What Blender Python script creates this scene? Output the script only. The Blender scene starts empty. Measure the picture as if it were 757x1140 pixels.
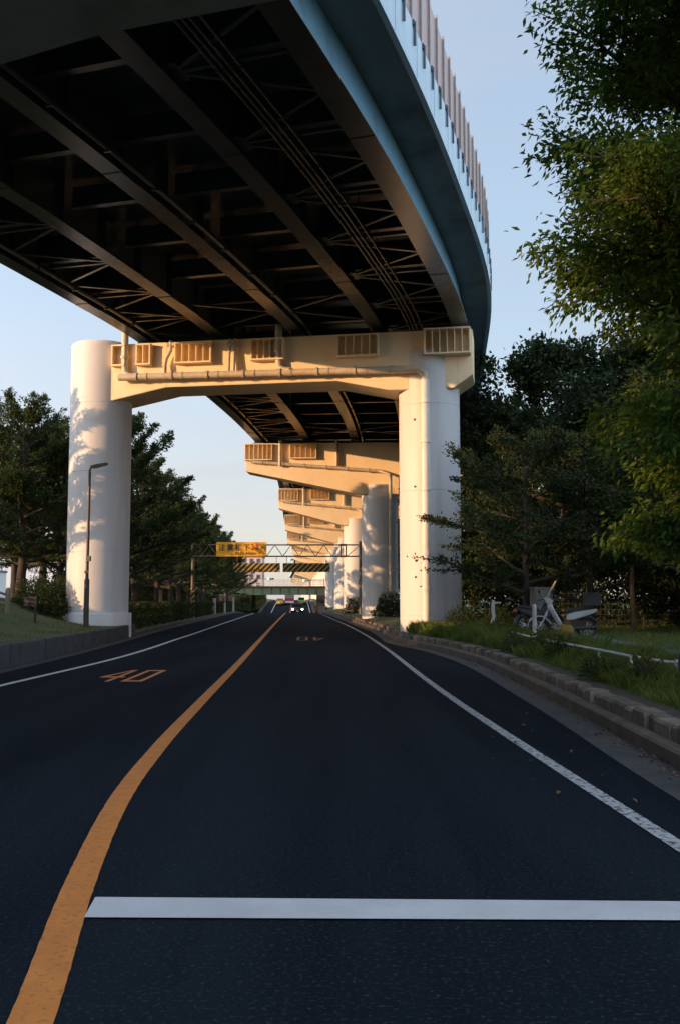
import bpy, bmesh, math, random
import numpy as np
R = math.radians
rnd = random.Random(7)
sc = bpy.context.scene
col = sc.collection

# ------------------------------------------------------------------ helpers
def tag(o, label=None, cat=None, group=None, kind=None):
    if label: o['label'] = label
    if cat: o['category'] = cat
    if group: o['group'] = group
    if kind: o['kind'] = kind
    return o

def empty(name, loc=(0, 0, 0), rz=0.0):
    o = bpy.data.objects.new(name, None)
    o.empty_display_size = 0.3
    o.location = loc
    o.rotation_euler = (0, 0, rz)
    col.objects.link(o)
    return o

def link(name, me, parent=None, loc=(0, 0, 0)):
    o = bpy.data.objects.new(name, me)
    col.objects.link(o)
    o.location = loc
    if parent: o.parent = parent
    return o

def copy_tree(o, parent=None):
    c = o.copy()
    col.objects.link(c)
    c.parent = parent
    for ch in list(o.children):
        copy_tree(ch, c)
    return c

def V(*a): return np.array(a, float)
def unit(v):
    v = np.asarray(v, float); n = np.linalg.norm(v)
    return v / n if n > 1e-9 else v

class MB:
    def __init__(s):
        s.v = []; s.f = []; s.m = []; s.sm = []
    def add(s, vs, fs, mi=0, smooth=False):
        b = len(s.v)
        s.v.extend([tuple(map(float, p)) for p in vs])
        for f in fs:
            s.f.append(tuple(i + b for i in f)); s.m.append(mi); s.sm.append(smooth)
    def box(s, c, size, axes=None, mi=0):
        c = V(*c); h = V(*size) / 2
        A = axes or (V(1, 0, 0), V(0, 1, 0), V(0, 0, 1))
        vs = [c + A[0] * h[0] * x + A[1] * h[1] * y + A[2] * h[2] * z for z in (-1, 1) for y in (-1, 1) for x in (-1, 1)]
        s.add(vs, [(0, 2, 3, 1), (4, 5, 7, 6), (0, 1, 5, 4), (2, 6, 7, 3), (0, 4, 6, 2), (1, 3, 7, 5)], mi)
    def bar(s, a, b, w, h, mi=0, up=(0, 0, 1)):
        a = V(*a); b = V(*b); d = b - a; L = np.linalg.norm(d)
        if L < 1e-6: return
        d = d / L; u = V(*up)
        if abs(np.dot(u, d)) > .97: u = V(1, 0, 0)
        x = unit(np.cross(u, d)); z = np.cross(d, x)
        s.box((a + b) / 2, (w, L, h), (x, d, z), mi)
    def tube(s, pts, rad, n=8, mi=0, cap=True):
        pts = [V(*p) for p in pts]
        if not hasattr(rad, '__len__'): rad = [rad] * len(pts)
        vs = []; fs = []; prevx = None
        for i, p in enumerate(pts):
            d = unit(pts[min(i + 1, len(pts) - 1)] - pts[max(i - 1, 0)])
            if prevx is None:
                u = V(0, 0, 1) if abs(d[2]) < .9 else V(1, 0, 0)
                x = unit(np.cross(u, d))
            else:
                x = unit(prevx - d * np.dot(prevx, d))
            prevx = x; y = np.cross(d, x)
            for k in range(n):
                a = 2 * math.pi * k / n
                vs.append(p + (x * math.cos(a) + y * math.sin(a)) * rad[i])
        for i in range(len(pts) - 1):
            for k in range(n):
                k2 = (k + 1) % n
                fs.append((i * n + k, i * n + k2, (i + 1) * n + k2, (i + 1) * n + k))
        s.add(vs, fs, mi, True)
        if cap:
            s.add(vs[:n], [tuple(range(n - 1, -1, -1))], mi)
            s.add(vs[-n:], [tuple(range(n))], mi)
    def lathe(s, prof, n=48, c=(0, 0, 0), mi=0):
        vs = []; fs = []
        for r, z in prof:
            for k in range(n):
                a = 2 * math.pi * k / n
                vs.append((c[0] + r * math.cos(a), c[1] + r * math.sin(a), c[2] + z))
        m = len(prof)
        for i in range(m - 1):
            for k in range(n):
                k2 = (k + 1) % n
                fs.append((i * n + k, i * n + k2, (i + 1) * n + k2, (i + 1) * n + k))
        s.add(vs, fs, mi, True)
        s.add(vs[-n:], [tuple(range(n))], mi)
        s.add(vs[:n], [tuple(range(n - 1, -1, -1))], mi)
    def prism(s, poly, O, U, W, N, d0, d1, mi=0):
        """polygon in plane (U,W) at origin O, extruded along N from d0 to d1"""
        O, U, W, N = V(*O), V(*U), V(*W), V(*N)
        n = len(poly)
        vs = [O + U * p[0] + W * p[1] + N * d0 for p in poly] + [O + U * p[0] + W * p[1] + N * d1 for p in poly]
        fs = [tuple(range(n - 1, -1, -1)), tuple(range(n, 2 * n))]
        for i in range(n):
            j = (i + 1) % n
            fs.append((i, j, n + j, n + i))
        s.add(vs, fs, mi)
    def sphere(s, c, r, n=12, m=8, mi=0, sc3=(1, 1, 1)):
        vs = []; fs = []
        for i in range(m + 1):
            t = math.pi * i / m
            for k in range(n):
                a = 2 * math.pi * k / n
                vs.append((c[0] + r * sc3[0] * math.sin(t) * math.cos(a), c[1] + r * sc3[1] * math.sin(t) * math.sin(a), c[2] + r * sc3[2] * math.cos(t)))
        for i in range(m):
            for k in range(n):
                k2 = (k + 1) % n
                fs.append((i * n + k, (i + 1) * n + k, (i + 1) * n + k2, i * n + k2))
        s.add(vs, fs, mi, True)
    def torus(s, c, axis, R0, r0, n=24, m=8, mi=0):
        c = V(*c); ax = unit(axis); u = unit(np.cross(ax, V(0, 0, 1) if abs(ax[2]) < .9 else V(1, 0, 0))); w = np.cross(ax, u)
        vs = []; fs = []
        for i in range(n):
            a = 2 * math.pi * i / n; d = u * math.cos(a) + w * math.sin(a)
            for k in range(m):
                b = 2 * math.pi * k / m
                vs.append(c + d * (R0 + r0 * math.cos(b)) + ax * r0 * math.sin(b))
        for i in range(n):
            for k in range(m):
                i2 = (i + 1) % n; k2 = (k + 1) % m
                fs.append((i * m + k, i2 * m + k, i2 * m + k2, i * m + k2))
        s.add(vs, fs, mi, True)
    def sweep(s, path, section, closed=True, mi=0, smooth=False, caps=True):
        """path: list of (point, right_vector); section: list of (offset, z)"""
        n = len(section); vs = []; fs = []
        for p, r in path:
            for o, z in section:
                vs.append((p[0] + r[0] * o, p[1] + r[1] * o, p[2] + z))
        rng = n if closed else n - 1
        for i in range(len(path) - 1):
            for k in range(rng):
                k2 = (k + 1) % n
                fs.append((i * n + k, (i + 1) * n + k, (i + 1) * n + k2, i * n + k2))
        s.add(vs, fs, mi, smooth)
        if closed and caps:
            s.add(vs[:n], [tuple(range(n))], mi)
            s.add(vs[-n:], [tuple(range(n - 1, -1, -1))], mi)
    def mesh(s, name, mats, bevel=0):
        me = bpy.data.meshes.new(name)
        me.from_pydata(s.v, [], s.f)
        if not isinstance(mats, (list, tuple)): mats = [mats]
        for m in mats: me.materials.append(m)
        me.polygons.foreach_set('material_index', s.m)
        me.polygons.foreach_set('use_smooth', s.sm)
        bm = bmesh.new(); bm.from_mesh(me)
        bmesh.ops.recalc_face_normals(bm, faces=bm.faces)
        if bevel:
            es = [e for e in bm.edges if len(e.link_faces) == 2 and e.calc_face_angle(0) > .5 and not e.link_faces[0].smooth]
            try: bmesh.ops.bevel(bm, geom=es, offset=bevel, segments=2, affect='EDGES', clamp_overlap=True)
            except Exception: pass
        bm.to_mesh(me); bm.free()
        me.update()
        return me
    def build(s, name, mats, parent=None, bevel=0, loc=(0, 0, 0)):
        return link(name, s.mesh(name, mats, bevel), parent, loc)

def np_mesh(name, verts, faces, mats, smooth=False, midx=None):
    me = bpy.data.meshes.new(name)
    nv = len(verts); nf = len(faces); k = faces.shape[1]
    me.vertices.add(nv); me.vertices.foreach_set('co', np.asarray(verts, np.float32).ravel())
    me.loops.add(nf * k); me.loops.foreach_set('vertex_index', np.asarray(faces, np.int32).ravel())
    me.polygons.add(nf)
    me.polygons.foreach_set('loop_start', np.arange(0, nf * k, k, dtype=np.int32))
    if not isinstance(mats, (list, tuple)): mats = [mats]
    for m in mats: me.materials.append(m)
    if midx is not None: me.polygons.foreach_set('material_index', np.asarray(midx, np.int32))
    me.polygons.foreach_set('use_smooth', np.full(nf, smooth))
    me.update(); me.validate()
    return me

# ------------------------------------------------------------------ materials
def mat(name, c1, c2=None, rough=.6, scale=3., stretch=(1, 1, 1), detail=6, lo=.35, hi=.65, bump=0., bscale=None, metal=0., spec=.5,
        c3=None, s3=1., lo3=.6, hi3=.8, str3=(1, 1, 1), coat=0., emit=None, estr=0.):
    m = bpy.data.materials.new(name); m.use_nodes = True
    nt = m.node_tree; N = nt.nodes; L = nt.links
    p = N['Principled BSDF']
    p.inputs['Roughness'].default_value = rough
    p.inputs['Metallic'].default_value = metal
    p.inputs['Specular IOR Level'].default_value = spec
    p.inputs['Coat Weight'].default_value = coat
    tc = N.new('ShaderNodeTexCoord')
    def noise(sca, st, det=6):
        mp = N.new('ShaderNodeMapping'); mp.inputs['Scale'].default_value = st
        L.new(tc.outputs['Object'], mp.inputs['Vector'])
        n = N.new('ShaderNodeTexNoise'); n.inputs['Scale'].default_value = sca; n.inputs['Detail'].default_value = det
        n.inputs['Roughness'].default_value = .6
        L.new(mp.outputs[0], n.inputs['Vector']); return n
    def ramp(n, a, b):
        r = N.new('ShaderNodeMapRange'); r.inputs['From Min'].default_value = a; r.inputs['From Max'].default_value = b
        L.new(n.outputs['Fac'], r.inputs['Value']); return r
    out = None
    if c2 is None:
        p.inputs['Base Color'].default_value = (*c1, 1)
        rgb = N.new('ShaderNodeRGB'); rgb.outputs[0].default_value = (*c1, 1); out = rgb.outputs[0]
    else:
        n = noise(scale, stretch, detail); r = ramp(n, lo, hi)
        mx = N.new('ShaderNodeMix'); mx.data_type = 'RGBA'
        mx.inputs['A'].default_value = (*c1, 1); mx.inputs['B'].default_value = (*c2, 1)
        L.new(r.outputs[0], mx.inputs['Factor']); out = mx.outputs['Result']
    if c3 is not None:
        n3 = noise(s3, str3, 8); r3 = ramp(n3, lo3, hi3)
        mx3 = N.new('ShaderNodeMix'); mx3.data_type = 'RGBA'
        L.new(out, mx3.inputs['A']); mx3.inputs['B'].default_value = (*c3, 1)
        L.new(r3.outputs[0], mx3.inputs['Factor']); out = mx3.outputs['Result']
    L.new(out, p.inputs['Base Color'])
    if bump:
        nb = noise(bscale or scale * 6, (1, 1, 1), 4)
        b = N.new('ShaderNodeBump'); b.inputs['Strength'].default_value = bump; b.inputs['Distance'].default_value = .02
        L.new(nb.outputs['Fac'], b.inputs['Height']); L.new(b.outputs[0], p.inputs['Normal'])
    if emit:
        p.inputs['Emission Color'].default_value = (*emit, 1); p.inputs['Emission Strength'].default_value = estr
    return m

def leaf_mat(name, ca, cb, cc, trans=.3, rough=.5):
    m = bpy.data.materials.new(name); m.use_nodes = True
    nt = m.node_tree; N = nt.nodes; L = nt.links
    p = N['Principled BSDF']; out = N['Material Output']
    p.inputs['Roughness'].default_value = rough; p.inputs['Specular IOR Level'].default_value = .22
    g = N.new('ShaderNodeNewGeometry')
    cr = N.new('ShaderNodeValToRGB'); e = cr.color_ramp.elements
    e[0].color = (*ca, 1); e[1].color = (*cc, 1)
    x = e.new(.55); x.color = (*cb, 1)
    tc = N.new('ShaderNodeTexCoord'); n = N.new('ShaderNodeTexNoise'); n.inputs['Scale'].default_value = .55; n.inputs['Detail'].default_value = 2
    L.new(tc.outputs['Object'], n.inputs['Vector'])
    mr = N.new('ShaderNodeMapRange'); mr.inputs['From Min'].default_value = .35; mr.inputs['From Max'].default_value = .65
    L.new(n.outputs['Fac'], mr.inputs['Value'])
    ad = N.new('ShaderNodeMath'); ad.operation = 'MULTIPLY_ADD'; ad.inputs[1].default_value = .55
    mu = N.new('ShaderNodeMath'); mu.operation = 'MULTIPLY'; mu.inputs[1].default_value = .45
    L.new(mr.outputs[0], mu.inputs[0]); L.new(g.outputs['Random Per Island'], ad.inputs[0]); L.new(mu.outputs[0], ad.inputs[2])
    L.new(ad.outputs[0], cr.inputs['Fac'])
    L.new(cr.outputs[0], p.inputs['Base Color'])
    tr = N.new('ShaderNodeBsdfTranslucent')
    hs = N.new('ShaderNodeHueSaturation'); hs.inputs['Value'].default_value = 1.6; hs.inputs['Hue'].default_value = .485
    L.new(cr.outputs[0], hs.inputs['Color']); L.new(hs.outputs[0], tr.inputs['Color'])
    mx = N.new('ShaderNodeMixShader'); mx.inputs[0].default_value = trans
    L.new(p.outputs[0], mx.inputs[1]); L.new(tr.outputs[0], mx.inputs[2]); L.new(mx.outputs[0], out.inputs['Surface'])
    return m

M = {}
M['asphalt'] = mat('asphalt', (.0050, .0080, .0120), (.0105, .0150, .0205), rough=.9, scale=.9, stretch=(1, .07, 1), bump=.55, bscale=110,
                   c3=(.040, .044, .050), s3=42, lo3=.55, hi3=.72, spec=.03)
M['gutter'] = mat('gutter_concrete', (.022, .024, .027), (.040, .041, .042), rough=.85, scale=2, bump=.3, bscale=60, c3=(.05, .04, .03), s3=1.2, lo3=.5, hi3=.7)
M['orange'] = mat('orange_road_paint', (.52, .17, .025), (.43, .14, .022), rough=.7, scale=6, bump=.3, bscale=90, c3=(.16, .07, .02), s3=26, lo3=.54, hi3=.72)
M['white_line'] = mat('white_road_paint', (.50, .50, .49), (.40, .40, .39), rough=.7, scale=5, bump=.3, bscale=90, c3=(.15, .155, .165), s3=24, lo3=.56, hi3=.72)
M['worn_line'] = mat('worn_road_paint', (.34, .345, .35), (.25, .26, .265), rough=.75, scale=5, bump=.3, bscale=90, c3=(.03, .035, .04), s3=16, lo3=.50, hi3=.60, str3=(1.3, 1, 1))
M['column'] = mat('white_column_paint', (.64, .62, .60), (.57, .55, .535), rough=.55, scale=1.2, stretch=(1, 1, .16), bump=.08, bscale=12,
                  c3=(.40, .375, .34), s3=1.6, lo3=.57, hi3=.92, str3=(1.5, 1.5, .10))
M['beam'] = mat('cream_beam_paint', (.87, .69, .43), (.81, .63, .385), rough=.55, scale=.9, stretch=(1, 1, .5), bump=.08, bscale=12,
                c3=(.36, .26, .17), s3=2.2, lo3=.60, hi3=.92, str3=(1, 1, .22))
M['pipe'] = mat('cream_pipe_paint', (.58, .50, .38), (.46, .38, .28), rough=.5, scale=3, c3=(.22, .14, .08), s3=5, lo3=.58, hi3=.75)
M['white_pipe'] = mat('white_pipe_paint', (.72, .69, .63), (.64, .6, .55), rough=.5, scale=2, c3=(.4, .33, .26), s3=3, lo3=.62, hi3=.85)
M['steel'] = mat('blue_grey_steel_paint', (.22, .45, .59), (.19, .40, .53), rough=.42, scale=.8, bump=.05, bscale=6, c3=(.085, .09, .09), s3=1.6, lo3=.58, hi3=.85)  # lighter copy of the girder paint for the sky-lit outer web
M['under'] = mat('shaded_steel_paint', (.068, .082, .088), (.050, .062, .068), rough=.27, scale=1.5, bump=.06, bscale=8, c3=(.085, .06, .04), s3=1.2, lo3=.58, hi3=.8)  # girder paint darkened, underside shade put into its colour
M['slab'] = mat('deck_soffit_concrete', (.25, .268, .255), (.21, .226, .216), rough=.7, scale=.6, c3=(.05, .06, .065), s3=.5, lo3=.5, hi3=.8)
M['fascia'] = mat('pale_blue_fascia_paint', (.54, .66, .71), (.47, .60, .65), rough=.5, scale=1.5, stretch=(1, 1, .2), c3=(.15, .2, .23), s3=2.5, lo3=.62, hi3=.85, str3=(1, 1, .12))
M['post'] = mat('noise_barrier_post_steel', (.20, .17, .155), (.26, .22, .195), rough=.55, scale=4)
M['bracket'] = mat('barrier_bracket_steel', (.05, .085, .12), (.035, .06, .085), rough=.5, scale=4)
M['kerb'] = mat('kerb_concrete', (.10, .080, .060), (.055, .045, .036), rough=.9, scale=2.5, bump=.5, bscale=40, c3=(.05, .055, .03), s3=1.5, lo3=.55, hi3=.75)
M['stone'] = mat('rough_kerb_stone', (.215, .175, .13), (.11, .09, .07), rough=.9, scale=4.5, bump=.8, bscale=22, c3=(.06, .065, .035), s3=2.2, lo3=.55, hi3=.72)
def vary(m, lo=.55, hi=1.25):
    nt = m.node_tree; p = nt.nodes['Principled BSDF']; src = p.inputs['Base Color'].links[0].from_socket
    g = nt.nodes.new('ShaderNodeNewGeometry'); r = nt.nodes.new('ShaderNodeMapRange'); r.inputs['To Min'].default_value = lo; r.inputs['To Max'].default_value = hi
    nt.links.new(g.outputs['Random Per Island'], r.inputs['Value'])
    v = nt.nodes.new('ShaderNodeVectorMath'); v.operation = 'SCALE'; nt.links.new(src, v.inputs[0]); nt.links.new(r.outputs[0], v.inputs['Scale']); nt.links.new(v.outputs[0], p.inputs['Base Color'])
vary(M['stone'], .5, 1.0)
M['wallstone'] = mat('grey_planter_stone', (.055, .059, .063), (.032, .035, .036), rough=.9, scale=3.5, bump=.6, bscale=25, c3=(.035, .04, .025), s3=2, lo3=.55, hi3=.75)
M['soil'] = mat('verge_soil', (.030, .024, .018), (.055, .043, .03), rough=.95, scale=5, bump=.6, bscale=30)
M['lawn'] = mat('lawn_turf', (.045, .065, .018), (.075, .085, .028), rough=.95, scale=1.3, bump=.7, bscale=35, c3=(.10, .082, .04), s3=.6, lo3=.52, hi3=.75)
M['ground'] = mat('far_ground', (.05, .06, .03), (.08, .075, .045), rough=.95, scale=.05)
M['path'] = mat('path_asphalt', (.075, .078, .083), (.06, .063, .068), rough=.9, scale=1, bump=.3, bscale=70)
M['bark'] = mat('tree_bark', (.060, .045, .032), (.030, .023, .018), rough=.95, scale=3, stretch=(1, 1, .25), bump=.9, bscale=14)
M['bark2'] = mat('young_tree_bark', (.16, .10, .055), (.09, .055, .03), rough=.9, scale=4, stretch=(1, 1, .25), bump=.6, bscale=18)
M['dark_metal'] = mat('dark_brown_metal', (.035, .026, .022), (.05, .038, .03), rough=.45, scale=3)
M['lamp_glass'] = mat('lamp_lens', (.12, .12, .11), rough=.2)
M['galv'] = mat('galvanised_steel', (.20, .19, .175), (.13, .115, .10), rough=.5, metal=.3, scale=3, c3=(.12, .07, .04), s3=4, lo3=.6, hi3=.75)
M['rust'] = mat('rusty_gantry_steel', (.16, .12, .08), (.10, .07, .045), rough=.6, scale=3)
M['sign_y'] = mat('yellow_sign_face', (.85, .42, .025), (.76, .36, .02), rough=.5, scale=1.5, c3=(.35, .16, .02), s3=1.3, lo3=.58, hi3=.85)
M['ink'] = mat('black_sign_lettering', (.02, .016, .014), rough=.6)
M['redink'] = mat('red_sign_lettering', (.42, .03, .02), rough=.6)
M['white_paint'] = mat('white_rail_paint', (.50, .51, .50), (.40, .40, .385), rough=.5, scale=6, c3=(.25, .17, .11), s3=9, lo3=.62, hi3=.75)
M['wood'] = mat('weathered_wood', (.28, .23, .16), (.18, .145, .10), rough=.85, scale=3, stretch=(4, 4, .6), bump=.4, bscale=20)
M['green_steel'] = mat('green_bridge_paint', (.045, .095, .07), (.035, .075, .06), rough=.55, scale=1)
M['shaded_wall'] = mat('underpass_wall', (.022, .023, .024), (.014, .014, .015), rough=.85, scale=.6, c3=(.02, .02, .02), s3=.8, lo3=.5, hi3=.8)  # near-black base colour carries the shade on the underpass walls
M['rubber'] = mat('tyre_rubber', (.015, .015, .016), (.025, .025, .025), rough=.85, scale=10)
M['glass'] = mat('dark_window_glass', (.012, .016, .02), rough=.06, spec=.8)
M['carpaint'] = mat('dark_silver_car_paint', (.05, .055, .06), rough=.3, metal=.5, coat=.6)
M['headlamp'] = mat('lit_headlamp', (.9, .9, .85), rough=.2, emit=(1, .86, .62), estr=16)
M['tail'] = mat('red_tail_lens', (.42, .02, .015), rough=.2, coat=.5)
M['amber'] = mat('amber_lens', (.6, .2, .02), rough=.25)
M['chrome'] = mat('brushed_metal', (.42, .42, .43), (.3, .3, .31), rough=.3, metal=.9, scale=8)
M['black_plastic'] = mat('black_plastic', (.018, .018, .02), (.03, .03, .03), rough=.5, scale=6)
M['white_plastic'] = mat('white_moped_plastic', (.50, .52, .54), (.42, .44, .46), rough=.35, scale=3, coat=.3)
M['seat'] = mat('black_vinyl', (.02, .02, .022), (.03, .03, .032), rough=.6, scale=8, bump=.2, bscale=30)
M['clearscreen'] = mat('smoky_windscreen', (.35, .33, .27), rough=.2)
M['yellow'] = mat('yellow_fabric', (.20, .13, .015), (.15, .095, .012), rough=.8, scale=6)
M['red_truck'] = mat('red_truck_paint', (.38, .03, .03), rough=.4, coat=.4)
M['yellow_car'] = mat('yellow_car_paint', (.62, .38, .04), rough=.4, coat=.4)
M['lime_car'] = mat('lime_car_paint', (.30, .42, .05), rough=.4, coat=.4)
M['white_car'] = mat('white_car_paint', (.7, .7, .68), rough=.4, coat=.4)
M['green_lamp'] = mat('lit_green_signal', (.1, .8, .7), rough=.3, emit=(.08, .95, .8), estr=2.6)
M['dead_lamp'] = mat('unlit_signal_lens', (.04, .02, .02), rough=.3)
M['skin'] = mat('skin', (.45, .28, .2), rough=.6)
M['jacket'] = mat('orange_jacket', (.55, .13, .04), (.45, .1, .03), rough=.8, scale=8)
M['trousers'] = mat('blue_trousers', (.06, .09, .18), (.05, .07, .14), rough=.85, scale=8)
M['hair'] = mat('dark_hair', (.015, .012, .01), rough=.6)
M['dry_leaf'] = mat('fallen_leaf', (.12, .055, .022), (.07, .038, .018), rough=.8, scale=3)
M['cabinet'] = mat('beige_cabinet_paint', (.20, .20, .17), (.15, .15, .13), rough=.7, scale=2)
M['pink_wall'] = mat('pink_rendered_wall', (.50, .38, .34), (.44, .33, .30), rough=.8, scale=.4)
M['pale_wall'] = mat('pale_rendered_wall', (.55, .54, .52), (.48, .47, .46), rough=.8, scale=.3)
M['roof'] = mat('grey_roof', (.12, .12, .13), (.09, .09, .10), rough=.8, scale=.5)
M['mesh_fence'] = mat('green_fence_paint', (.010, .018, .013), (.008, .013, .010), rough=.8, scale=3)

def stripe_mat():
    m = bpy.data.materials.new('black_yellow_stripes'); m.use_nodes = True
    nt = m.node_tree; N = nt.nodes; L = nt.links; p = N['Principled BSDF']
    tc = N.new('ShaderNodeTexCoord'); sx = N.new('ShaderNodeSeparateXYZ'); L.new(tc.outputs['Object'], sx.inputs[0])
    a = N.new('ShaderNodeMath'); a.operation = 'SUBTRACT'; L.new(sx.outputs['X'], a.inputs[0]); L.new(sx.outputs['Z'], a.inputs[1])
    d = N.new('ShaderNodeMath'); d.operation = 'MULTIPLY'; d.inputs[1].default_value = 2.4; L.new(a.outputs[0], d.inputs[0])
    f = N.new('ShaderNodeMath'); f.operation = 'FRACT'; L.new(d.outputs[0], f.inputs[0])
    g = N.new('ShaderNodeMath'); g.operation = 'GREATER_THAN'; g.inputs[1].default_value = .62; L.new(f.outputs[0], g.inputs[0])
    mx = N.new('ShaderNodeMix'); mx.data_type = 'RGBA'; mx.inputs['A'].default_value = (.018, .017, .015, 1); mx.inputs['B'].default_value = (.50, .30, .04, 1)
    L.new(g.outputs[0], mx.inputs['Factor']); L.new(mx.outputs['Result'], p.inputs['Base Color']); p.inputs['Roughness'].default_value = .6
    return m
M['stripes'] = stripe_mat()

def panel_mat():
    m = bpy.data.materials.new('translucent_barrier_panel'); m.use_nodes = True
    nt = m.node_tree; N = nt.nodes; L = nt.links; p = N['Principled BSDF']; out = N['Material Output']
    tc = N.new('ShaderNodeTexCoord'); n = N.new('ShaderNodeTexNoise'); n.inputs['Scale'].default_value = .9
    L.new(tc.outputs['Object'], n.inputs['Vector'])
    mx = N.new('ShaderNodeMix'); mx.data_type = 'RGBA'; mx.inputs['A'].default_value = (.58, .52, .49, 1); mx.inputs['B'].default_value = (.50, .45, .42, 1)
    L.new(n.outputs['Fac'], mx.inputs['Factor']); L.new(mx.outputs['Result'], p.inputs['Base Color']); p.inputs['Roughness'].default_value = .45
    t = N.new('ShaderNodeBsdfTranslucent'); t.inputs['Color'].default_value = (.60, .48, .43, 1)
    ms = N.new('ShaderNodeMixShader'); ms.inputs[0].default_value = .3
    L.new(p.outputs[0], ms.inputs[1]); L.new(t.outputs[0], ms.inputs[2]); L.new(ms.outputs[0], out.inputs['Surface'])
    return m
M['panel'] = panel_mat()

M['leaf_left'] = leaf_mat('street_tree_leaf', (.022, .040, .012), (.036, .060, .016), (.060, .085, .020), .25)
M['leaf_near'] = leaf_mat('broad_bright_leaf', (.040, .086, .013), (.070, .128, .019), (.135, .185, .030), .45)
M['leaf_olive'] = leaf_mat('olive_leaf', (.045, .060, .014), (.075, .090, .020), (.13, .125, .025), .35)
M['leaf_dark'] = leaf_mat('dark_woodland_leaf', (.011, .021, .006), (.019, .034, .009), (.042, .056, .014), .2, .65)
M['leaf_bush'] = leaf_mat('bush_leaf', (.016, .031, .008), (.026, .044, .010), (.045, .060, .014), .2)
M['blade'] = leaf_mat('grass_blade', (.055, .095, .014), (.085, .125, .022), (.16, .15, .04), .35)

# ------------------------------------------------------------------ curves
def hermite(pts, q):
    xs = np.array([p[0] for p in pts], float); ys = np.array([p[1] for p in pts], float)
    d = np.diff(ys) / np.diff(xs); m = np.empty_like(ys); m[0] = d[0]; m[-1] = d[-1]
    m[1:-1] = (d[:-1] * np.diff(xs)[1:] + d[1:] * np.diff(xs)[:-1]) / (np.diff(xs)[:-1] + np.diff(xs)[1:])
    q = np.clip(np.asarray(q, float), xs[0], xs[-1])
    i = np.clip(np.searchsorted(xs, q) - 1, 0, len(xs) - 2)
    h = xs[i + 1] - xs[i]; t = (q - xs[i]) / h
    return ((2 * t**3 - 3 * t**2 + 1) * ys[i] + (t**3 - 2 * t**2 + t) * h * m[i] + (-2 * t**3 + 3 * t**2) * ys[i + 1] + (t**3 - t**2) * h * m[i + 1])

YEL = [(-60, 3.5), (-20, .8), (0, -.72), (3.67, -1.1), (5.16, -1.34), (7.65, -1.66), (10.2, -1.84), (14.2, -2.02), (21.8, -2.32), (32.9, -2.80), (55.8, -3.80), (119, -6.45), (200, -9.9), (300, -14.2), (460, -21)]
RWH = [(-60, 6), (-20, 3.4), (0, 2.3), (6.2, 2.07), (8.44, 1.97), (13.8, 1.76), (31, 1.42), (42, 1.12), (52.3, .72), (83.6, -.85), (104, -1.85), (119, -2.6), (200, -6.1), (300, -10.4), (460, -17)]
LWH = [(-60, -5.5), (0, -6.15), (17.5, -5.94), (25, -5.75), (39, -6.25), (64, -7.44), (104, -9.3), (119, -10.0), (200, -13.5), (300, -17.8), (460, -24.6)]
RKB = [(-60, 7), (-20, 4.4), (0, 3.05), (8.8, 2.98), (12, 3.1), (16, 3.2), (25, 3.22), (30, 2.8), (34.5, 2.12), (40, 2.0), (47, 1.9), (57, 1.4), (75, .5), (92, -.32), (104, -.95), (121, -1.75), (150, -3.1), (200, -5.2), (300, -9.4), (460, -16)]
LKB = [(-60, -7.2), (5, -7.3), (20, -7.35), (26.6, -7.6), (38, -8.3), (46, -8.9), (76, -10.6), (104, -11.9), (125, -12.7), (200, -15.9), (300, -20), (460, -27)]
PZ = [(-60, 0), (0, 0), (60, 0), (90, 0), (100, 0), (120, -.05), (140, -.45), (160, -1.1), (172, -1.25), (190, -.9), (215, .1), (240, .9), (270, 1.2), (460, 1.3)]
def yel(y): return hermite(YEL, y)
def rwh(y): return hermite(RWH, y)
def lwh(y): return hermite(LWH, y)
def rkb(y): return hermite(RKB, y)
def lkb(y): return hermite(LKB, y)
def pz(y): return hermite(PZ, y)
YS = np.concatenate([np.arange(-60, 0, 3), np.arange(0, 60, .75), np.arange(60, 130, 2), np.arange(130, 461, 5)])

def strip(name, fa, fb, ys, dz, m, nx=1, kind='structure', zf=pz):
    """ground sheet between two edge curves"""
    ys = np.asarray(ys, float); a = fa(ys); b = fb(ys); z = zf(ys) + dz
    vs = []; fs = []
    for i in range(len(ys)):
        for k in range(nx + 1):
            t = k / nx; vs.append((a[i] + (b[i] - a[i]) * t, ys[i], z[i]))
    for i in range(len(ys) - 1):
        for k in range(nx):
            q = i * (nx + 1) + k
            fs.append((q, q + 1, q + nx + 2, q + nx + 1))
    o = link(name, np_mesh(name, np.array(vs), np.array(fs), m, True))
    return tag(o, kind=kind)

# ------------------------------------------------------------------ ground, road, markings
gb = MB(); gb.add([(-3000, -400, -2.2), (3000, -400, -2.2), (3000, 4000, -2.2), (-3000, 4000, -2.2)], [(0, 1, 2, 3)])
tag(gb.build('ground', M['ground']), kind='structure')
strip('road', lambda y: lkb(y) - .05, lambda y: rkb(y) + .05, YS, 0, M['asphalt'], 4)
strip('gutter', lambda y: rkb(y) - .42, lambda y: rkb(y) + .03, YS, .004, M['gutter'])
strip('side_gutter', lambda y: lkb(y) - .03, lambda y: lkb(y) + .42, YS, .004, M['gutter'])

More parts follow.
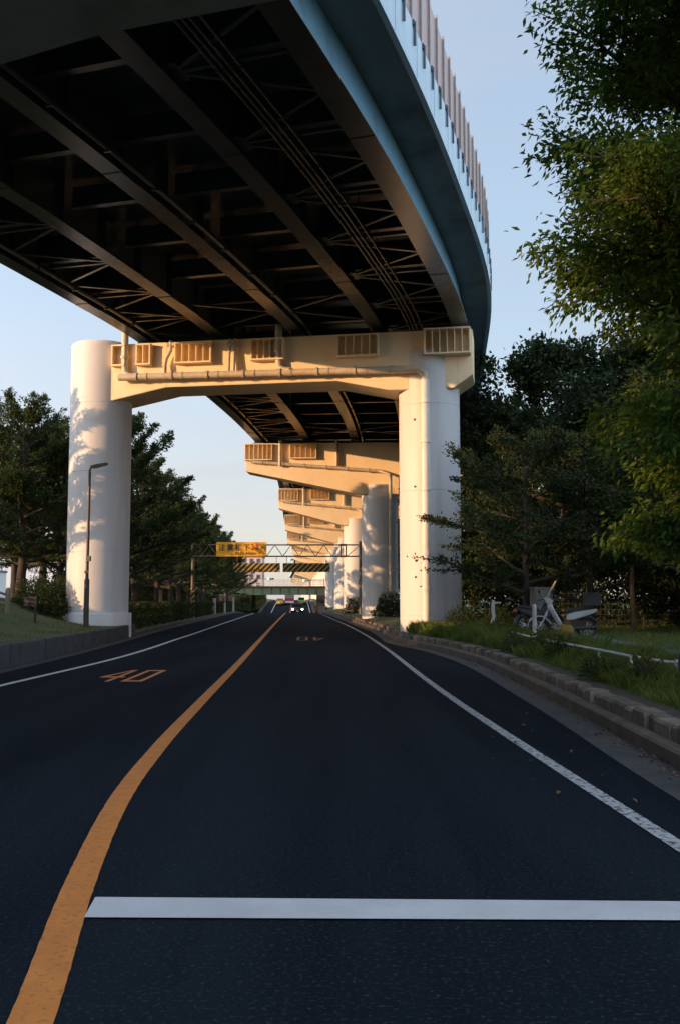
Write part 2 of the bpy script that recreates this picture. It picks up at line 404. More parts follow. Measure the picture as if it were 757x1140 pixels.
def line_strip(name, f, w, y0, y1, m, dz=.006, step=.5, ext=None):
    ys = np.concatenate([np.arange(y0, min(y1, 16), .06), np.arange(max(y0, 16), y1 + 1e-6, .5)]); rj = np.random.default_rng(int(abs(y0) * 10 + w * 100)); j1 = rj.normal(0, .0011, len(ys)); j2 = rj.normal(0, .0011, len(ys))
    x = f(ys); dx = (f(ys + .5) - f(ys - .5)); L = np.sqrt(1 + dx * dx)
    w1 = w / 2 + j1; w2 = w / 2 + j2; a = np.stack([x - w1 / L, ys + dx * w1 / L], 1); b = np.stack([x + w2 / L, ys - dx * w2 / L], 1)
    z = pz(ys) + dz
    vs = []; fs = []
    for i in range(len(ys)):
        vs += [(a[i, 0], a[i, 1], z[i]), (b[i, 0], b[i, 1], z[i])]
    for i in range(len(ys) - 1): fs.append((2 * i, 2 * i + 1, 2 * i + 3, 2 * i + 2))
    return tag(link(name, np_mesh(name, np.array(vs), np.array(fs), m)), kind='structure')
line_strip('centre_line', yel, .165, -4, 132, M['orange'])
line_strip('centre_line', yel, .18, 150, 300, M['orange'])
line_strip('edge_line', rwh, .12, -6, 119, M['worn_line'])
line_strip('edge_line', rwh, .15, 150, 300, M['white_line'])
line_strip('edge_line', lwh, .14, -6, 112, M['white_line'])
line_strip('edge_line', lwh, .15, 165, 300, M['white_line'])
sb = MB()
x0 = float(yel(5.0)) + .085
sb.add([(x0 + .025, 4.82, .010), (2.02, 4.77, .010), (2.02, 5.06, .010), (x0 + .0, 5.14, .010)], [(0, 1, 2, 3)])
M['stop'] = mat('stop_line_paint', (.43, .435, .44), (.37, .375, .38), rough=.7, scale=2.5, bump=.3, bscale=90, c3=(.20, .205, .215), s3=26, lo3=.66, hi3=.82)
tag(sb.build('stop_line', M['stop']), kind='structure')

def flat_glyphs(name, strokes, P, U, W, m, dz=.006):
    """road figures: list of quads in (u,w) coordinates"""
    b = MB(); P, U, W = V(*P), V(*U), V(*W)
    for q in strokes:
        pts = [P + U * a + W * c for a, c in q]
        for p in pts: p[2] = float(pz(p[1])) + dz
        b.add(pts, [tuple(range(len(pts)))])
    return tag(b.build(name, m), kind='structure')
def q(x0, y0, x1, y1): return [(x0, y0), (x1, y0), (x1, y1), (x0, y1)]
four = [q(0, .95, .72, 1.25), q(.46, 0, .60, .95), q(.46, 1.25, .60, 3.0), [(0, 1.25), (.16, 1.25), (.46, 2.72), (.46, 3.0), (.42, 3.0)]]
zero = [q(.92, 0, 1.56, .30), q(.92, 2.70, 1.56, 3.0), q(.92, .30, 1.07, 2.70), q(1.41, .30, 1.56, 2.70)]
flat_glyphs('speed_marking', [[(a * .64, c) for a, c in s_] for s_ in four + zero], (-4.63, 18.4, 0), (1, 0, 0), unit((-.02, 1, 0)), M['orange'])
flat_glyphs('speed_marking', [[(a * .66, c * 1.1) for a, c in s_] for s_ in four + zero], (-.68, 40.3, 0), (-1, .03, 0), unit((.03, -1, 0)), mat('faded_orange_paint', (.22, .085, .025), (.14, .06, .02), rough=.75, scale=5))

# kerbs -------------------------------------------------------------
def curve_path(f, ys, zf=None):
    ys = np.asarray(ys, float); x = f(ys); dx = np.gradient(x, ys); out = []
    for i in range(len(ys)):
        r = unit((1, -dx[i], 0)); out.append(((x[i], ys[i], float(pz(ys[i])) if zf is None else zf(ys[i])), r))
    return out
kys = np.concatenate([np.arange(-20, 60, .5), np.arange(60, 320, 3)])
b = MB(); b.sweep(curve_path(rkb, kys), [(0, -.3), (0, .135), (.025, .16), (.14, .17), (.14, -.3)])
tag(b.build('kerb', M['kerb']), kind='structure')
b = MB(); ky2 = np.concatenate([np.arange(41, 60, .5), np.arange(60, 320, 3)])
b.sweep(curve_path(lkb, ky2), [(0, -.3), (0, .13), (-.03, .15), (-.18, .15), (-.18, -.3)])
tag(b.build('kerb', M['kerb']), kind='structure')

def stone_course(f, y0, y1, off, depth, z0, z1, m, name, lo=.28, hi=.6, side=1, jag=.02):
    b = MB(); y = y0; r_ = random.Random(11)
    while y < y1:
        L = r_.uniform(lo, hi) * (1 if y < 60 else 2.5); x = float(f(y)); xm = float(f(y + L))
        d = unit((xm - x, L, 0)); n = unit((d[1], -d[0], 0)) * side
        zz = r_.uniform(-jag, jag); oo = r_.uniform(-jag, jag)
        g = .012
        A = V(x, y, 0) + d * g; B = V(xm, y + L, 0) - d * g
        zb = float(pz(y))
        ins = .018
        sec = [(off + oo, z0), (off + oo + r_.uniform(0, .012), z1 + zz - .03), (off + oo + .03, z1 + zz), (off + depth, z1 + zz * .5), (off + depth, z0)]
        vs = [P + n * o + V(0, 0, zb + z) for P in (A, B) for o, z in sec]
        k = len(sec); fs = [tuple(range(k)), tuple(range(2 * k - 1, k - 1, -1))]
        for i in range(k): fs.append((i, k + i, k + (i + 1) % k, (i + 1) % k))
        b.add(vs, fs)
        y += L
    return b.build(name, m)
o = stone_course(rkb, -12, 170, .15, .22, -.1, .315, M['stone'], 'stone_edging', .2, .62, jag=.03)
tag(o, 'rough weathered stone edging holding up the grass verge on the right of the road', 'stone edging')
o = stone_course(lkb, -30, 41.2, .0, .26, -.2, .50, M['wallstone'], 'planter_wall', .5, .9, side=-1, jag=.012)
tag(o, 'low grey stone planter wall edging the lawn left of the road', 'low wall')

# ground sheets either side --------------------------------------------
def sstep(t): t = np.clip(t, 0, 1); return t * t * (3 - 2 * t)
def left_z(x, y):
    t = lkb(y) - .2 - x
    base = np.where(y < 41, .47, .13) * np.ones_like(t); base = .13 + .34 * sstep((44 - y) / 4.)
    fade = 1 - .6 * sstep((y - 100) / 60.)
    rise = 1.45 * sstep((t - .6) / 6.5) * fade
    dip = np.where(t > 0, 1, 1)
    return base + rise + np.minimum(pz(y), 0) * .35 * (1 - sstep(t / 4.)) + np.maximum(pz(y), 0)
def right_z(x, y):
    t = x - rkb(y)
    near = sstep((y - 30) / 8.)
    return .27 + .20 * sstep((t - .35) / 1.3) + np.minimum(pz(y), 0) * .05 + np.maximum(pz(y), 0) + .01 * np.sin(x * 2.1 + y * 1.3)
def sheet(name, f, sgn, off, zf, tmax, m):
    ys = YS; ts = np.concatenate([np.linspace(0, 3, 9), np.linspace(3.6, 12, 10), np.array([16, 22, 30, 45, 70, tmax])])
    vs = []; fs = []; k = len(ts)
    for y in ys:
        xs = f(np.array([y]))[0] + sgn * (off + ts); zs = zf(xs, np.full(k, y))
        vs += list(zip(xs, [y] * k, zs))
    for i in range(len(ys) - 1):
        for j in range(k - 1):
            a_ = i * k + j; fs.append((a_, a_ + 1, a_ + k + 1, a_ + k))
    return tag(link(name, np_mesh(name, np.array(vs), np.array(fs), m, True)), kind='structure')
sheet('lawn', lkb, -1, .16, left_z, 180, M['lawn'])
sheet('verge', rkb, 1, .34, right_z, 180, M['lawn'])
strip('verge_soil', lambda y: rkb(y) + .36, lambda y: rkb(y) + .80, np.arange(-10, 36, .75), 0, M['soil'], zf=lambda y: right_z(rkb(y) + .6, y) + .012)
PATHX = [(-20, 5.4), (5, 5.2), (15, 5.15), (25, 5.5), (32, 6.6), (45, 9.5)]
def pathx(y): return hermite(PATHX, y)
strip('path', pathx, lambda y: pathx(y) + 1.45, np.arange(-20, 45, 1.), 0, M['path'], zf=lambda y: np.full_like(y, .487))

# ------------------------------------------------------------------ viaduct
CP = [(-29, -35), (-20, -15), (-14, 0), (-10.3, 10), (-7.27, 18.6), (-5.22, 24.87), (-3.74, 30.1), (-1.8, 37.9), (-.5, 48), (.35, 56), (1.0, 65), (1.5, 78), (1.5, 92), (.5, 120), (-.8, 150), (-1.6, 180), (-3.5, 240), (-7.3, 320), (-12, 410), (-20, 540)]
_t = np.concatenate([[0], np.cumsum([math.dist(CP[i], CP[i + 1]) for i in range(len(CP) - 1)])])
_S = np.arange(0, _t[-1], .5)
_cx = hermite(list(zip(_t, [p[0] for p in CP])), _S); _cy = hermite(list(zip(_t, [p[1] for p in CP])), _S)
for _ in range(6):   # smooth the alignment a little
    _cx[1:-1] = (_cx[:-2] + 2 * _cx[1:-1] + _cx[2:]) / 4; _cy[1:-1] = (_cy[:-2] + 2 * _cy[1:-1] + _cy[2:]) / 4
_dx = np.gradient(_cx); _dy = np.gradient(_cy); _l = np.hypot(_dx, _dy); _dx /= _l; _dy /= _l
def at_s(s):
    return V(np.interp(s, _S, _cx), np.interp(s, _S, _cy), 0), unit((np.interp(s, _S, _dy), -np.interp(s, _S, _dx), 0)), unit((np.interp(s, _S, _dx), np.interp(s, _S, _dy), 0))
def s_at_y(y): return float(np.interp(y, _cy, _S))
S0, S1 = 0., _S[-1]
ZB = 12.0           # girder bottom
GD = 1.38           # girder depth
OFF = [-6.4, -3.2, 0, 3.2, 6.4]
def vpath(a, b, step=1.5):
    n = max(2, int((b - a) / step) + 1)
    out = []
    for s in np.linspace(a, b, n):
        p, r, d = at_s(s); out.append(((p[0], p[1], 0), r))
    return out
full = vpath(S0, S1, 1.5)
via = empty('viaduct', tuple(at_s(s_at_y(38))[0]))
tag(via, 'elevated expressway deck on steel girders curving overhead from upper left into the distance', 'viaduct')
vinv = V(*via.location)
def vb(b, name, m, parent=via):
    b.v = [(x - vinv[0], y - vinv[1], z - vinv[2]) for x, y, z in b.v]
    return b.build(name, m, parent)
for k, o in enumerate(OFF):
    b = MB()
    fw = .265 if k < 4 else .31
    b.sweep(full, [(o - fw, ZB), (o + fw, ZB), (o + fw, ZB + .035), (o - fw, ZB + .035)])
    b.sweep(full, [(o - .015, ZB + .036), (o + .015, ZB + .036), (o + .015, ZB + GD), (o - .015, ZB + GD)], mi=1)
    # web stiffeners and flange splice plates
    s = S0 + 1
    while s < min(S1, s_at_y(130)):
        p, r, d = at_s(s)
        if k < 4:
            c = p + r * o + V(0, 0, ZB + GD / 2 + .02); b.box(c, (.34, .015, GD - .06), (r, d, V(0, 0, 1)), 1)
        s += 2.4
    s = S0 + 6
    while s < s_at_y(130):
        p, r, d = at_s(s); b.box(p + r * o + V(0, 0, ZB - .009), (fw * 1.9, .9, .014), (r, d, V(0, 0, 1)))
        s += 9.6
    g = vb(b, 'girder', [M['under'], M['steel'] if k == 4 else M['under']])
    if k == 4: g['label'] = 'outer girder with blue grey web facing the trees'
b = MB(); b.sweep(full, [(-7.45, ZB + GD + .06), (-6.9, ZB + GD + .002), (6.9, ZB + GD + .002), (7.45, ZB + GD + .06), (7.45, ZB + GD + .34), (-7.45, ZB + GD + .34)])
vb(b, 'deck_slab', M['slab'])
b = MB(); b.sweep(full, [(-6.38, ZB + GD - .012), (6.38, ZB + GD - .012), (6.38, ZB + GD - .002), (-6.38, ZB + GD - .002)]); vb(b, 'deck_shade_sheet', M['under'])  # thin dark sheet added as painted shade between the girders
for sgn in (1, -1):
    b = MB(); b.sweep(full, [(sgn * 7.453, ZB + GD + .02), (sgn * 7.56, ZB + GD + .02), (sgn * 7.56, ZB + GD + 1.25), (sgn * 7.35, ZB + GD + 1.25), (sgn * 7.35, ZB + GD + .345), (sgn * 7.453, ZB + GD + .345)])
    # drip edge and cover joints
    b.sweep(full, [(sgn * 7.562, ZB + GD - .01), (sgn * 7.60, ZB + GD - .01), (sgn * 7.60, ZB + GD + .06), (sgn * 7.562, ZB + GD + .06)])
    if sgn > 0:
        s = s_at_y(8)
        while s < s_at_y(80):
            p, r, d = at_s(s); b.box(p + r * 7.567 + V(0, 0, ZB + GD + .65), (.012, .05, 1.15), (r, d, V(0, 0, 1))); s += 1.9
    f = vb(b, 'fascia', M['fascia'])
# noise barriers
ZT = ZB + GD + 1.25
for sgn in (1, -1):
    b = MB(); b.sweep(full, [(sgn * 7.42, ZT + .002), (sgn * 7.47, ZT + .002), (sgn * 7.47, ZT + 1.93), (sgn * 7.42, ZT + 1.93)])
    nb = vb(b, 'noise_barrier', M['panel'])
    b = MB(); b.sweep(full, [(sgn * 7.472, ZT + .003), (sgn * 7.54, ZT + .003), (sgn * 7.54, ZT + .10), (sgn * 7.472, ZT + .10)])
    rl = vb(b, 'barrier_rail', M['post'], nb); 
    if sgn > 0:
        s = s_at_y(12); cnt = 0; rest = MB()
        while s < s_at_y(200):
            p, r, d = at_s(s); ax = (r, d, V(0, 0, 1))
            tgt = MB() if cnt < 78 else rest
            tgt.box(p + r * 7.51 + V(0, 0, ZT + 1.0), (.055, .04, 2.0), ax, 0)
            tgt.box(p + r * 7.60 + V(0, 0, ZT - .26), (.05, .06, .56), ax, 1)
            tgt.box(p + r * 7.58 + V(0, 0, ZT - .02), (.04, .17, .12), ax, 1)
            if cnt < 78: vb(tgt, 'barrier_post', [M['post'], M['bracket']], nb)
            s += .96 + .0; cnt += 1
        ro = vb(rest, 'barrier_post', [M['post'], M['bracket']], nb); ro['kind'] = 'stuff'
    else:
        rest = MB(); s = s_at_y(0)
        while s < s_at_y(120):
            p, r, d = at_s(s); rest.box(p - r * 7.515 + V(0, 0, ZT + .99), (.10, .085, 1.98), (r, d, V(0, 0, 1)), 0); s += 2
        ro = vb(rest, 'barrier_post', [M['post'], M['bracket']], nb); ro['kind'] = 'stuff'
# floor beams and bracing
s = s_at_y(2); idx = 0
while s < s_at_y(118):
    p, r, d = at_s(s); ax = (r, d, V(0, 0, 1)); b = MB()
    for k in range(4):
        a0, a1 = OFF[k] + .18, OFF[k + 1] - .18
        c = p + r * (a0 + a1) / 2
        zf = ZB + .62 if k in (1, 2) else ZB + .35
        b.box(c + V(0, 0, zf), (a1 - a0, .22, .02), ax)
        b.box(c + V(0, 0, (zf + .012 + ZB + GD - .12) / 2), (a1 - a0, .014, ZB + GD - .12 - zf - .024), ax)
        for e in (a0 + .5, a1 - .5):
            b.box(p + r * e + V(0, 0, (zf + ZB + GD) / 2 - .05), (.012, .18, ZB + GD - zf - .16), ax)
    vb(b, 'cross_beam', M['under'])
    for (ka, kb) in ((1, 0), (3, 4), (2, 3), (2, 1)):
        if ka == 2 and not (33 < p[1] < 37.5 or 60 < p[1] < 64): continue
        b = MB(); A = p + r * (OFF[ka] + (.25 if OFF[kb] > OFF[ka] else -.25)) + V(0, 0, ZB + .16)
        for ds in ((-1.62, 0.01, 1.62) if ka != 2 else (-1.62, 1.62)):
            p2, r2, d2 = at_s(s + ds); Bp = p2 + r2 * (OFF[kb] - (.25 if OFF[kb] > OFF[ka] else -.25)) + V(0, 0, ZB + .16)
            b.bar(A, Bp, .10, .012); b.bar(A + V(0, 0, .045), Bp + V(0, 0, .045), .012, .08)
        # gusset
        b.box(A, (.5, .7, .014), ax)
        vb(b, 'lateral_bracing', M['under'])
    s += 3.25; idx += 1
# pipes slung under the deck
near = vpath(s_at_y(0), s_at_y(120), 1.5)
def slung(offs, z, rad, name, m):
    b = MB()
    for o in offs: b.tube([(p[0] + r[0] * o, p[1] + r[1] * o, z) for p, r in near], rad, 8)
    s = s_at_y(1)
    while s < s_at_y(118):
        p, r, d = at_s(s)
        for o in offs:
            b.box(p + r * o + V(0, 0, z), (rad * 2.6, .06, rad * 2.6), (r, d, V(0, 0, 1)))
        c0 = sum(offs) / len(offs); w = max(offs) - min(offs) + .2
        b.box(p + r * c0 + V(0, 0, z + rad + .03), (w, .05, .04), (r, d, V(0, 0, 1)))
        b.bar(p + r * c0 + V(0, 0, z + rad + .03), p + r * c0 + V(0, 0, ZB + GD), .03, .03)
        s += 2.3
    return vb(b, name, m)
slung([.47], ZB + .12, .075, 'drain_pipe', M['under'])
slung([-5.9], ZB + .12, .075, 'drain_pipe', M['under'])
slung([4.42, 4.57, 4.72, 4.93], ZB + .12, .034, 'conduit', M['under'])

# ------------------------------------------------------------------ piers
def fin_bracket(O, U, N, w, h, dep, n=6, name='bearing_bracket', m=None, parent=None, inv=None):
    """ribbed bracket on the beam face: O top-left corner, U along beam, N outwards"""
    b = MB(); W = V(0, 0, 1); O = V(*O)
    ax = (V(*U), V(*N), W)
    b.box(O + U * (w / 2) + N * (dep / 2) + W * (-h + .03), (w + .06, dep + .05, .06), ax)
    b.box(O + U * (w / 2) + N * (dep / 2) + W * (-.03), (w + .06, dep + .05, .06), ax)
    for i in range(n):
        x = w * i / (n - 1)
        t = .05 if i in (0, n - 1) else .03
        b.box(O + U * x + N * (dep / 2) + W * (-h / 2), (t, dep, h - .125), ax)
    for i in range(n - 1):
        for zz in (.3, .55, .8):
            for q_ in (.5,):
                c = O + U * (w * (i + q_) / (n - 1)) + N * .015 + W * (-h * zz)
                b.box(c, (.05, .03, .05), ax)
    b.v = [tuple(V(*v) - inv) for v in b.v]
    return b.build(name, m or M['beam'], parent)

def column(c, r, z0, z1, seams, name, parent, inv, plinth=None, m=None):
    b = MB(); prof = [(r, z0)]
    if plinth: prof = [(plinth[0], z0), (plinth[0], plinth[1] - .03), (plinth[0] - .03, plinth[1]), (r, plinth[1] + .004), (r, plinth[1] + .03), (r, plinth[1] + .08)]
    for z in seams:
        prof += [(r, z - .06), (r, z - .022), (r, z - .012), (r - .010, z - .009), (r - .010, z + .009), (r, z + .012), (r, z + .022), (r, z + .06)]
    prof += [(r, z1 - .2), (r, z1 - .05), (r - .04, z1)]
    b.lathe(prof, 64, (c[0], c[1], 0))
    b.v = [tuple(V(*v) - inv) for v in b.v]
    return b.build(name, m or M['column'], parent)

def rebase(b, inv):
    b.v = [tuple(V(*v) - inv) for v in b.v]; return b

# --- portal pier at 38 m -------------------------------------------------
cl = V(-9.81, 40.25, 0); cr = V(3.46, 38.0, 0)
U = unit(cr - cl); N = V(U[1], -U[0], 0)     # N points back at the viewer
if N[1] > 0: N = -N
pier = empty('portal_pier', (float(cr[0]), float(cr[1]), 0)); pin = V(*pier.location)
tag(pier, 'nearest pier, a cream portal beam across the road on two round white columns', 'bridge pier')
column(cl, 1.24, -.2, 11.93, [3.4, 6.6, 9.38], 'column', pier, pin, (1.37, .98))
column(cr, 1.17, -.2, 11.0, [.72, .9, 3.2, 5.6, 8.9], 'column', pier, pin)
span = np.linalg.norm(cr - cl); T = 1.9; zt = 11.75
b = MB()
poly = [(0.6, 9.40), (3.1, 9.95), (9.9, 9.95), (12.15, 9.45), (13.0, 9.45), (14.35, 9.55), (15.12, 10.05), (15.12, zt), (0.6, zt)]
poly = [(0.6, 9.42), (3.1, 9.93), (10.0, 9.93), (12.0, 9.50), (span + 1.0, 9.50), (span + 1.72, 9.98), (span + 1.72, zt), (0.6, zt)]
b.prism(poly, (cl[0], cl[1], 0), U, (0, 0, 1), N, -T / 2, T / 2)
rebase(b, pin).build('cross_beam', M['beam'], pier, bevel=.02)
def face(u, z, n=0.): return V(cl[0], cl[1], 0) + U * u + N * (T / 2 + n) + V(0, 0, z)
for u0, w, n in ((.93, .5, 2), (1.95, .55, 3), (3.55, 1.45, 6), (6.65, 1.25, 6), (10.05, 1.55, 6)):
    fin_bracket(face(u0, 11.66), U, N, w, .86, .30, n, parent=pier, inv=pin)
fin_bracket(face(span - .05, 11.72, .02), U, N, 1.68, 1.0, .42, 7, parent=pier, inv=pin)
# plain web-splice seams on the beam
b = MB()
for u in (3.1, 10.0, 12.0): b.box(face(u, 10.82, .004), (.03, .012, 1.72), (U, N, V(0, 0, 1)))
rebase(b, pin).build('seam', M['beam'], pier)
# horizontal drain with collars, elbows and droppers
def pipe_joints(b, pts, r, step):
    for a, c in zip(pts[:-1], pts[1:]):
        L = np.linalg.norm(c - a); k = int(L / step)
        for i in range(k + 1):
            p = a + (c - a) * ((i + .5) / (k + 1)); d = unit(c - a)
            b.tube([p - d * .05, p + d * .05], r * 1.28, 12)
            b.tube([p + d * .45 - d * .02, p + d * .45 + d * .02], r * 1.15, 12)
zp = 10.32
pa = face(1.25, zp, .30); pe = face(span - .55, zp - .12, .30)
b = MB(); b.tube([pa, pe], .14, 14); pipe_joints(b, [pa, pe], .14, 1.6)
cdir = unit((-.20, -.98, 0)); dp = cr + cdir * (1.17 + .24)
b.tube([pe - U * .01, pe + U * .25 + N * .05 + V(0, 0, -.02), V(dp[0], dp[1], zp - .35), V(dp[0], dp[1], zp - .75)], .14, 14)
rebase(b, pin).build('drain_pipe', M['pipe'], pier)
b = MB(); b.tube([V(dp[0], dp[1], zp - .6), V(dp[0], dp[1], .62)], .165, 16)
for z in (1.9, 3.2, 5.6, 7.4, 8.9):
    b.tube([V(dp[0], dp[1], z - .05), V(dp[0], dp[1], z + .05)], .195, 16)
    b.bar(V(dp[0], dp[1], z), cr + cdir * 1.1 + V(0, 0, z), .10, .06)
rebase(b, pin).build('drain_pipe', M['white_pipe'], pier)
b = MB(); b.tube([V(dp[0], dp[1], .63), V(dp[0], dp[1], .40)], .15, 14); rebase(b, pin).build('outlet', M['black_plastic'], pier)
b = MB()
for u, zz in ((1.42, 12.3), (7.72, 12.2)):
    b = MB()
    a = [face(u, zz, .16), face(u, zp + .55, .16), face(u + .03, zp + .2, .18), face(u + .22, zp + .05, .24), face(u + .5, zp, .30)]
    b.tube(a, .14, 12); b.tube([face(u, 11.1, .16), face(u, 11.2, .16)], .18, 12)
    rebase(b, pin).build('drain_pipe', M['pipe'], pier)
b = MB()
b.tube([face(3.35, 11.75, .2), face(3.35, 11.35, .2), face(3.18, 11.05, .2), face(3.12, 10.8, .2), face(3.12, zp, .25)], .075, 10)
b.box(face(3.35, 11.6, .16), (.34, .2, .12), (U, N, V(0, 0, 1)))
rebase(b, pin).build('dropper_pipe', M['pipe'], pier); b = MB()
b.tube([face(5.75, 11.72, .14), face(5.75, zp, .28)], .06, 10); b.tube([face(5.95, 11.72, .14), face(5.95, zp, .28)], .06, 10)
b.box(face(5.85, 11.5, .14), (.4, .14, .16), (U, N, V(0, 0, 1)))
rebase(b, pin).build('dropper_pipe', M['pipe'], pier)
# small fittings on the columns
b = MB()
for z in (2.35, 5.75, 8.3):
    a = V(-.55, -.83, 0); b.box(cr + unit(a) * 1.19 + V(0, 0, z), (.05, .05, .07))
for k in range(4):
    a = V(-.25 - .05 * k, -.9, 0); b.box(cr + unit(a) * 1.18 + V(0, 0, 2.0), (.035, .03, .05))
rebase(b, pin).build('fitting', M['dark_metal'], pier)
# bearings
def bearings(beam_at, parent, inv, topz):
    for o in OFF:
        P = beam_at(o); b = MB(); b.box(P + V(0, 0, topz + .05), (.85, .85, .10)); b.box(P + V(0, 0, topz + .165), (.55, .55, .12))
        rebase(b, inv).build('bearing', M['under'], parent)
def beam_pt(o):
    s = s_at_y(38.5); best = None
    for ss in np.arange(s - 6, s + 6, .25):
        p, r, d = at_s(ss); q_ = p + r * o; e = abs(np.dot(q_ - cl, N))
        if best is None or e < best[0]: best = (e, q_)
    return best[1]
bearings(beam_pt, pier, pin, zt)

# --- portal pier overhead at the viewer ------------------------------------
c0 = V(-10.6, 15.6, 0); c1 = V(6.6, 10.2, 0); U0 = unit(c1 - c0); N0 = V(U0[1], -U0[0], 0)
p0 = empty('portal_pier', tuple(c0)); p0i = c0
tag(p0, 'dark crossbeam of the pier almost overhead in the upper left corner', 'bridge pier')
L0 = np.linalg.norm(c1 - c0)
b = MB(); b.prism([(.6, 9.4), (3.6, 9.78), (7.0, 10.12), (L0 - 3.0, 10.12), (L0 - .6, 9.6), (L0 + 1, 9.6), (L0 + 1, 11.75), (.6, 11.75)], c0, U0, (0, 0, 1), N0, -1.0, 1.0)
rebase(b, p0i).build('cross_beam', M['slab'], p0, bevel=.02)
column(c0, 1.24, -.2, 11.93, [3.4, 9.38], 'column', p0, p0i, (1.37, .98))
column(c1, 1.17, -.2, 11.9, [3.4, 8.9], 'column', p0, p0i)
def beam_pt0(o):
    best = None
    for ss in np.arange(s_at_y(2), s_at_y(26), .25):
        p, r, d = at_s(ss); q_ = p + r * o; e = abs(np.dot(q_ - c0, N0))
        if best is None or e < best[0]: best = (e, q_)
    return best[1]
bearings(beam_pt0, p0, p0i, 11.75)

# --- hammerhead piers further on -------------------------------------------
ords = ['first', 'second', 'third', 'fourth', 'fifth', 'sixth', 'seventh', 'eighth', 'ninth', 'tenth', 'eleventh', 'twelfth', 'thirteenth', 'fourteenth']
tp = [(2.62, 65), (1.55, 92), (.5, 120.5), (-1.0, 149), (-2.0, 181), (-3.0, 210), (-4.2, 241), (-5.6, 271), (-7.0, 301), (-8.4, 331), (-10.2, 365), (-12.4, 405), (-15, 450), (-18, 500)]
for i, (px_, py_) in enumerate(tp):
    c = V(px_, py_, 0); s = s_at_y(py_); p, r, d = at_s(s)
    U1 = r; N1 = -d
    t = empty('single_column_pier', tuple(c)); ti = c
    tag(t, f'{ords[i]} single column pier beyond the big portal, cream beam cantilevered over the road', 'bridge pier', 'single column piers under the far viaduct')
    column(c, 1.2, -1.5, 9.0, [.75, 3.4, 6.2], 'column', t, ti)
    uc = np.dot(c - p, U1)          # column position across the deck
    lo, hi = -7.15 - uc, 7.6 - uc
    b = MB(); b.prism([(lo, 9.92), (-1.25, 8.35), (1.25, 8.35), (hi, 9.7), (hi, 11.75), (lo, 11.75)], c, U1, (0, 0, 1), N1, -.95, .95)
    rebase(b, ti).build('cross_beam', M['beam'], t, bevel=.02)
    def fc(u, z, n=0.): return c + U1 * u + N1 * (.95 + n) + V(0, 0, z)
    fin_bracket(fc(lo, 11.7), U1, N1, 1.75, 1.1, .32, 7, parent=t, inv=ti)
    fin_bracket(fc(lo + 2.95, 11.7), U1, N1, 1.7, 1.0, .30, 6, parent=t, inv=ti)
    fin_bracket(fc(hi - 1.7, 11.7), U1, N1, 1.7, 1.0, .30, 6, parent=t, inv=ti)
    b = MB(); a_, e_ = fc(lo + .4, 10.52, .16), fc(-.0, 9.85, .16); cd_ = unit((.05, -1, 0)); dq = c + cd_ * 1.4 + U1 * .55
    b.tube([a_, e_], .11, 10); pipe_joints(b, [a_, e_], .11, 1.5)
    b.tube([e_, V(dq[0], dq[1], 9.6), V(dq[0], dq[1], 1.0)], .12, 10)
    for uu in (lo + 2.3, lo + 6.0): b.tube([fc(uu, 11.9, .2), fc(uu, 10.2, .2)], .12, 10)
    rebase(b, ti).build('drain_pipe', M['pipe'], t)
    def bp(o): return p + U1 * o
    bearings(bp, t, ti, 11.75)
    if i == 0:
        b = MB(); base = c + U1 * 1.05 + N1 * .9
        for k in (-.22, .22): b.tube([base + U1 * (k + .35) + V(0, 0, 2.2), base + U1 * (k + .35) + V(0, 0, 10.4)], .035, 6)
        z = 2.4
        while z < 10.3: b.bar(base + U1 * .13 + V(0, 0, z), base + U1 * .57 + V(0, 0, z), .04, .04); z += .45
        for z in (3.5, 5, 6.5, 8, 9.5): b.torus(base + U1 * .35 + N1 * .3 + V(0, 0, z), (0, 0, 1), .38, .025, 16, 6)
        rebase(b, ti).build('ladder', M['galv'], t)

# ------------------------------------------------------------------ vegetation
def rvec(rg, n): v = rg.normal(size=(n, 3)); return v / np.linalg.norm(v, axis=1)[:, None]
def leaves(rg, P, A, L, W, droop=.3, up=.6):
    """kite shaped leaves; P base points, A rough axis; returns verts, faces"""
    n = len(P)
    ax = A * .7 + rvec(rg, n) * .75; ax[:, 2] -= droop; ax /= np.linalg.norm(ax, axis=1)[:, None]
    nr = rvec(rg, n) + np.array([0, 0, up]); nr -= ax * (nr * ax).sum(1)[:, None]; nr /= np.linalg.norm(nr, axis=1)[:, None] + 1e-9
    sd = np.cross(ax, nr); l = (L * rg.uniform(.65, 1.25, n))[:, None]; w = (W * rg.uniform(.7, 1.2, n))[:, None]
    v = np.empty((n, 4, 3))
    v[:, 0] = P; v[:, 1] = P + ax * l * .45 + sd * w * .5 + nr * w * .16
    v[:, 2] = P + ax * l - nr * l * .06; v[:, 3] = P + ax * l * .45 - sd * w * .5 + nr * w * .16
    b = np.arange(n)[:, None] * 4
    f = np.concatenate([b + np.array([[0, 1, 2]]), b + np.array([[0, 2, 3]])], 1).reshape(-1, 3)
    return v.reshape(-1, 3), f

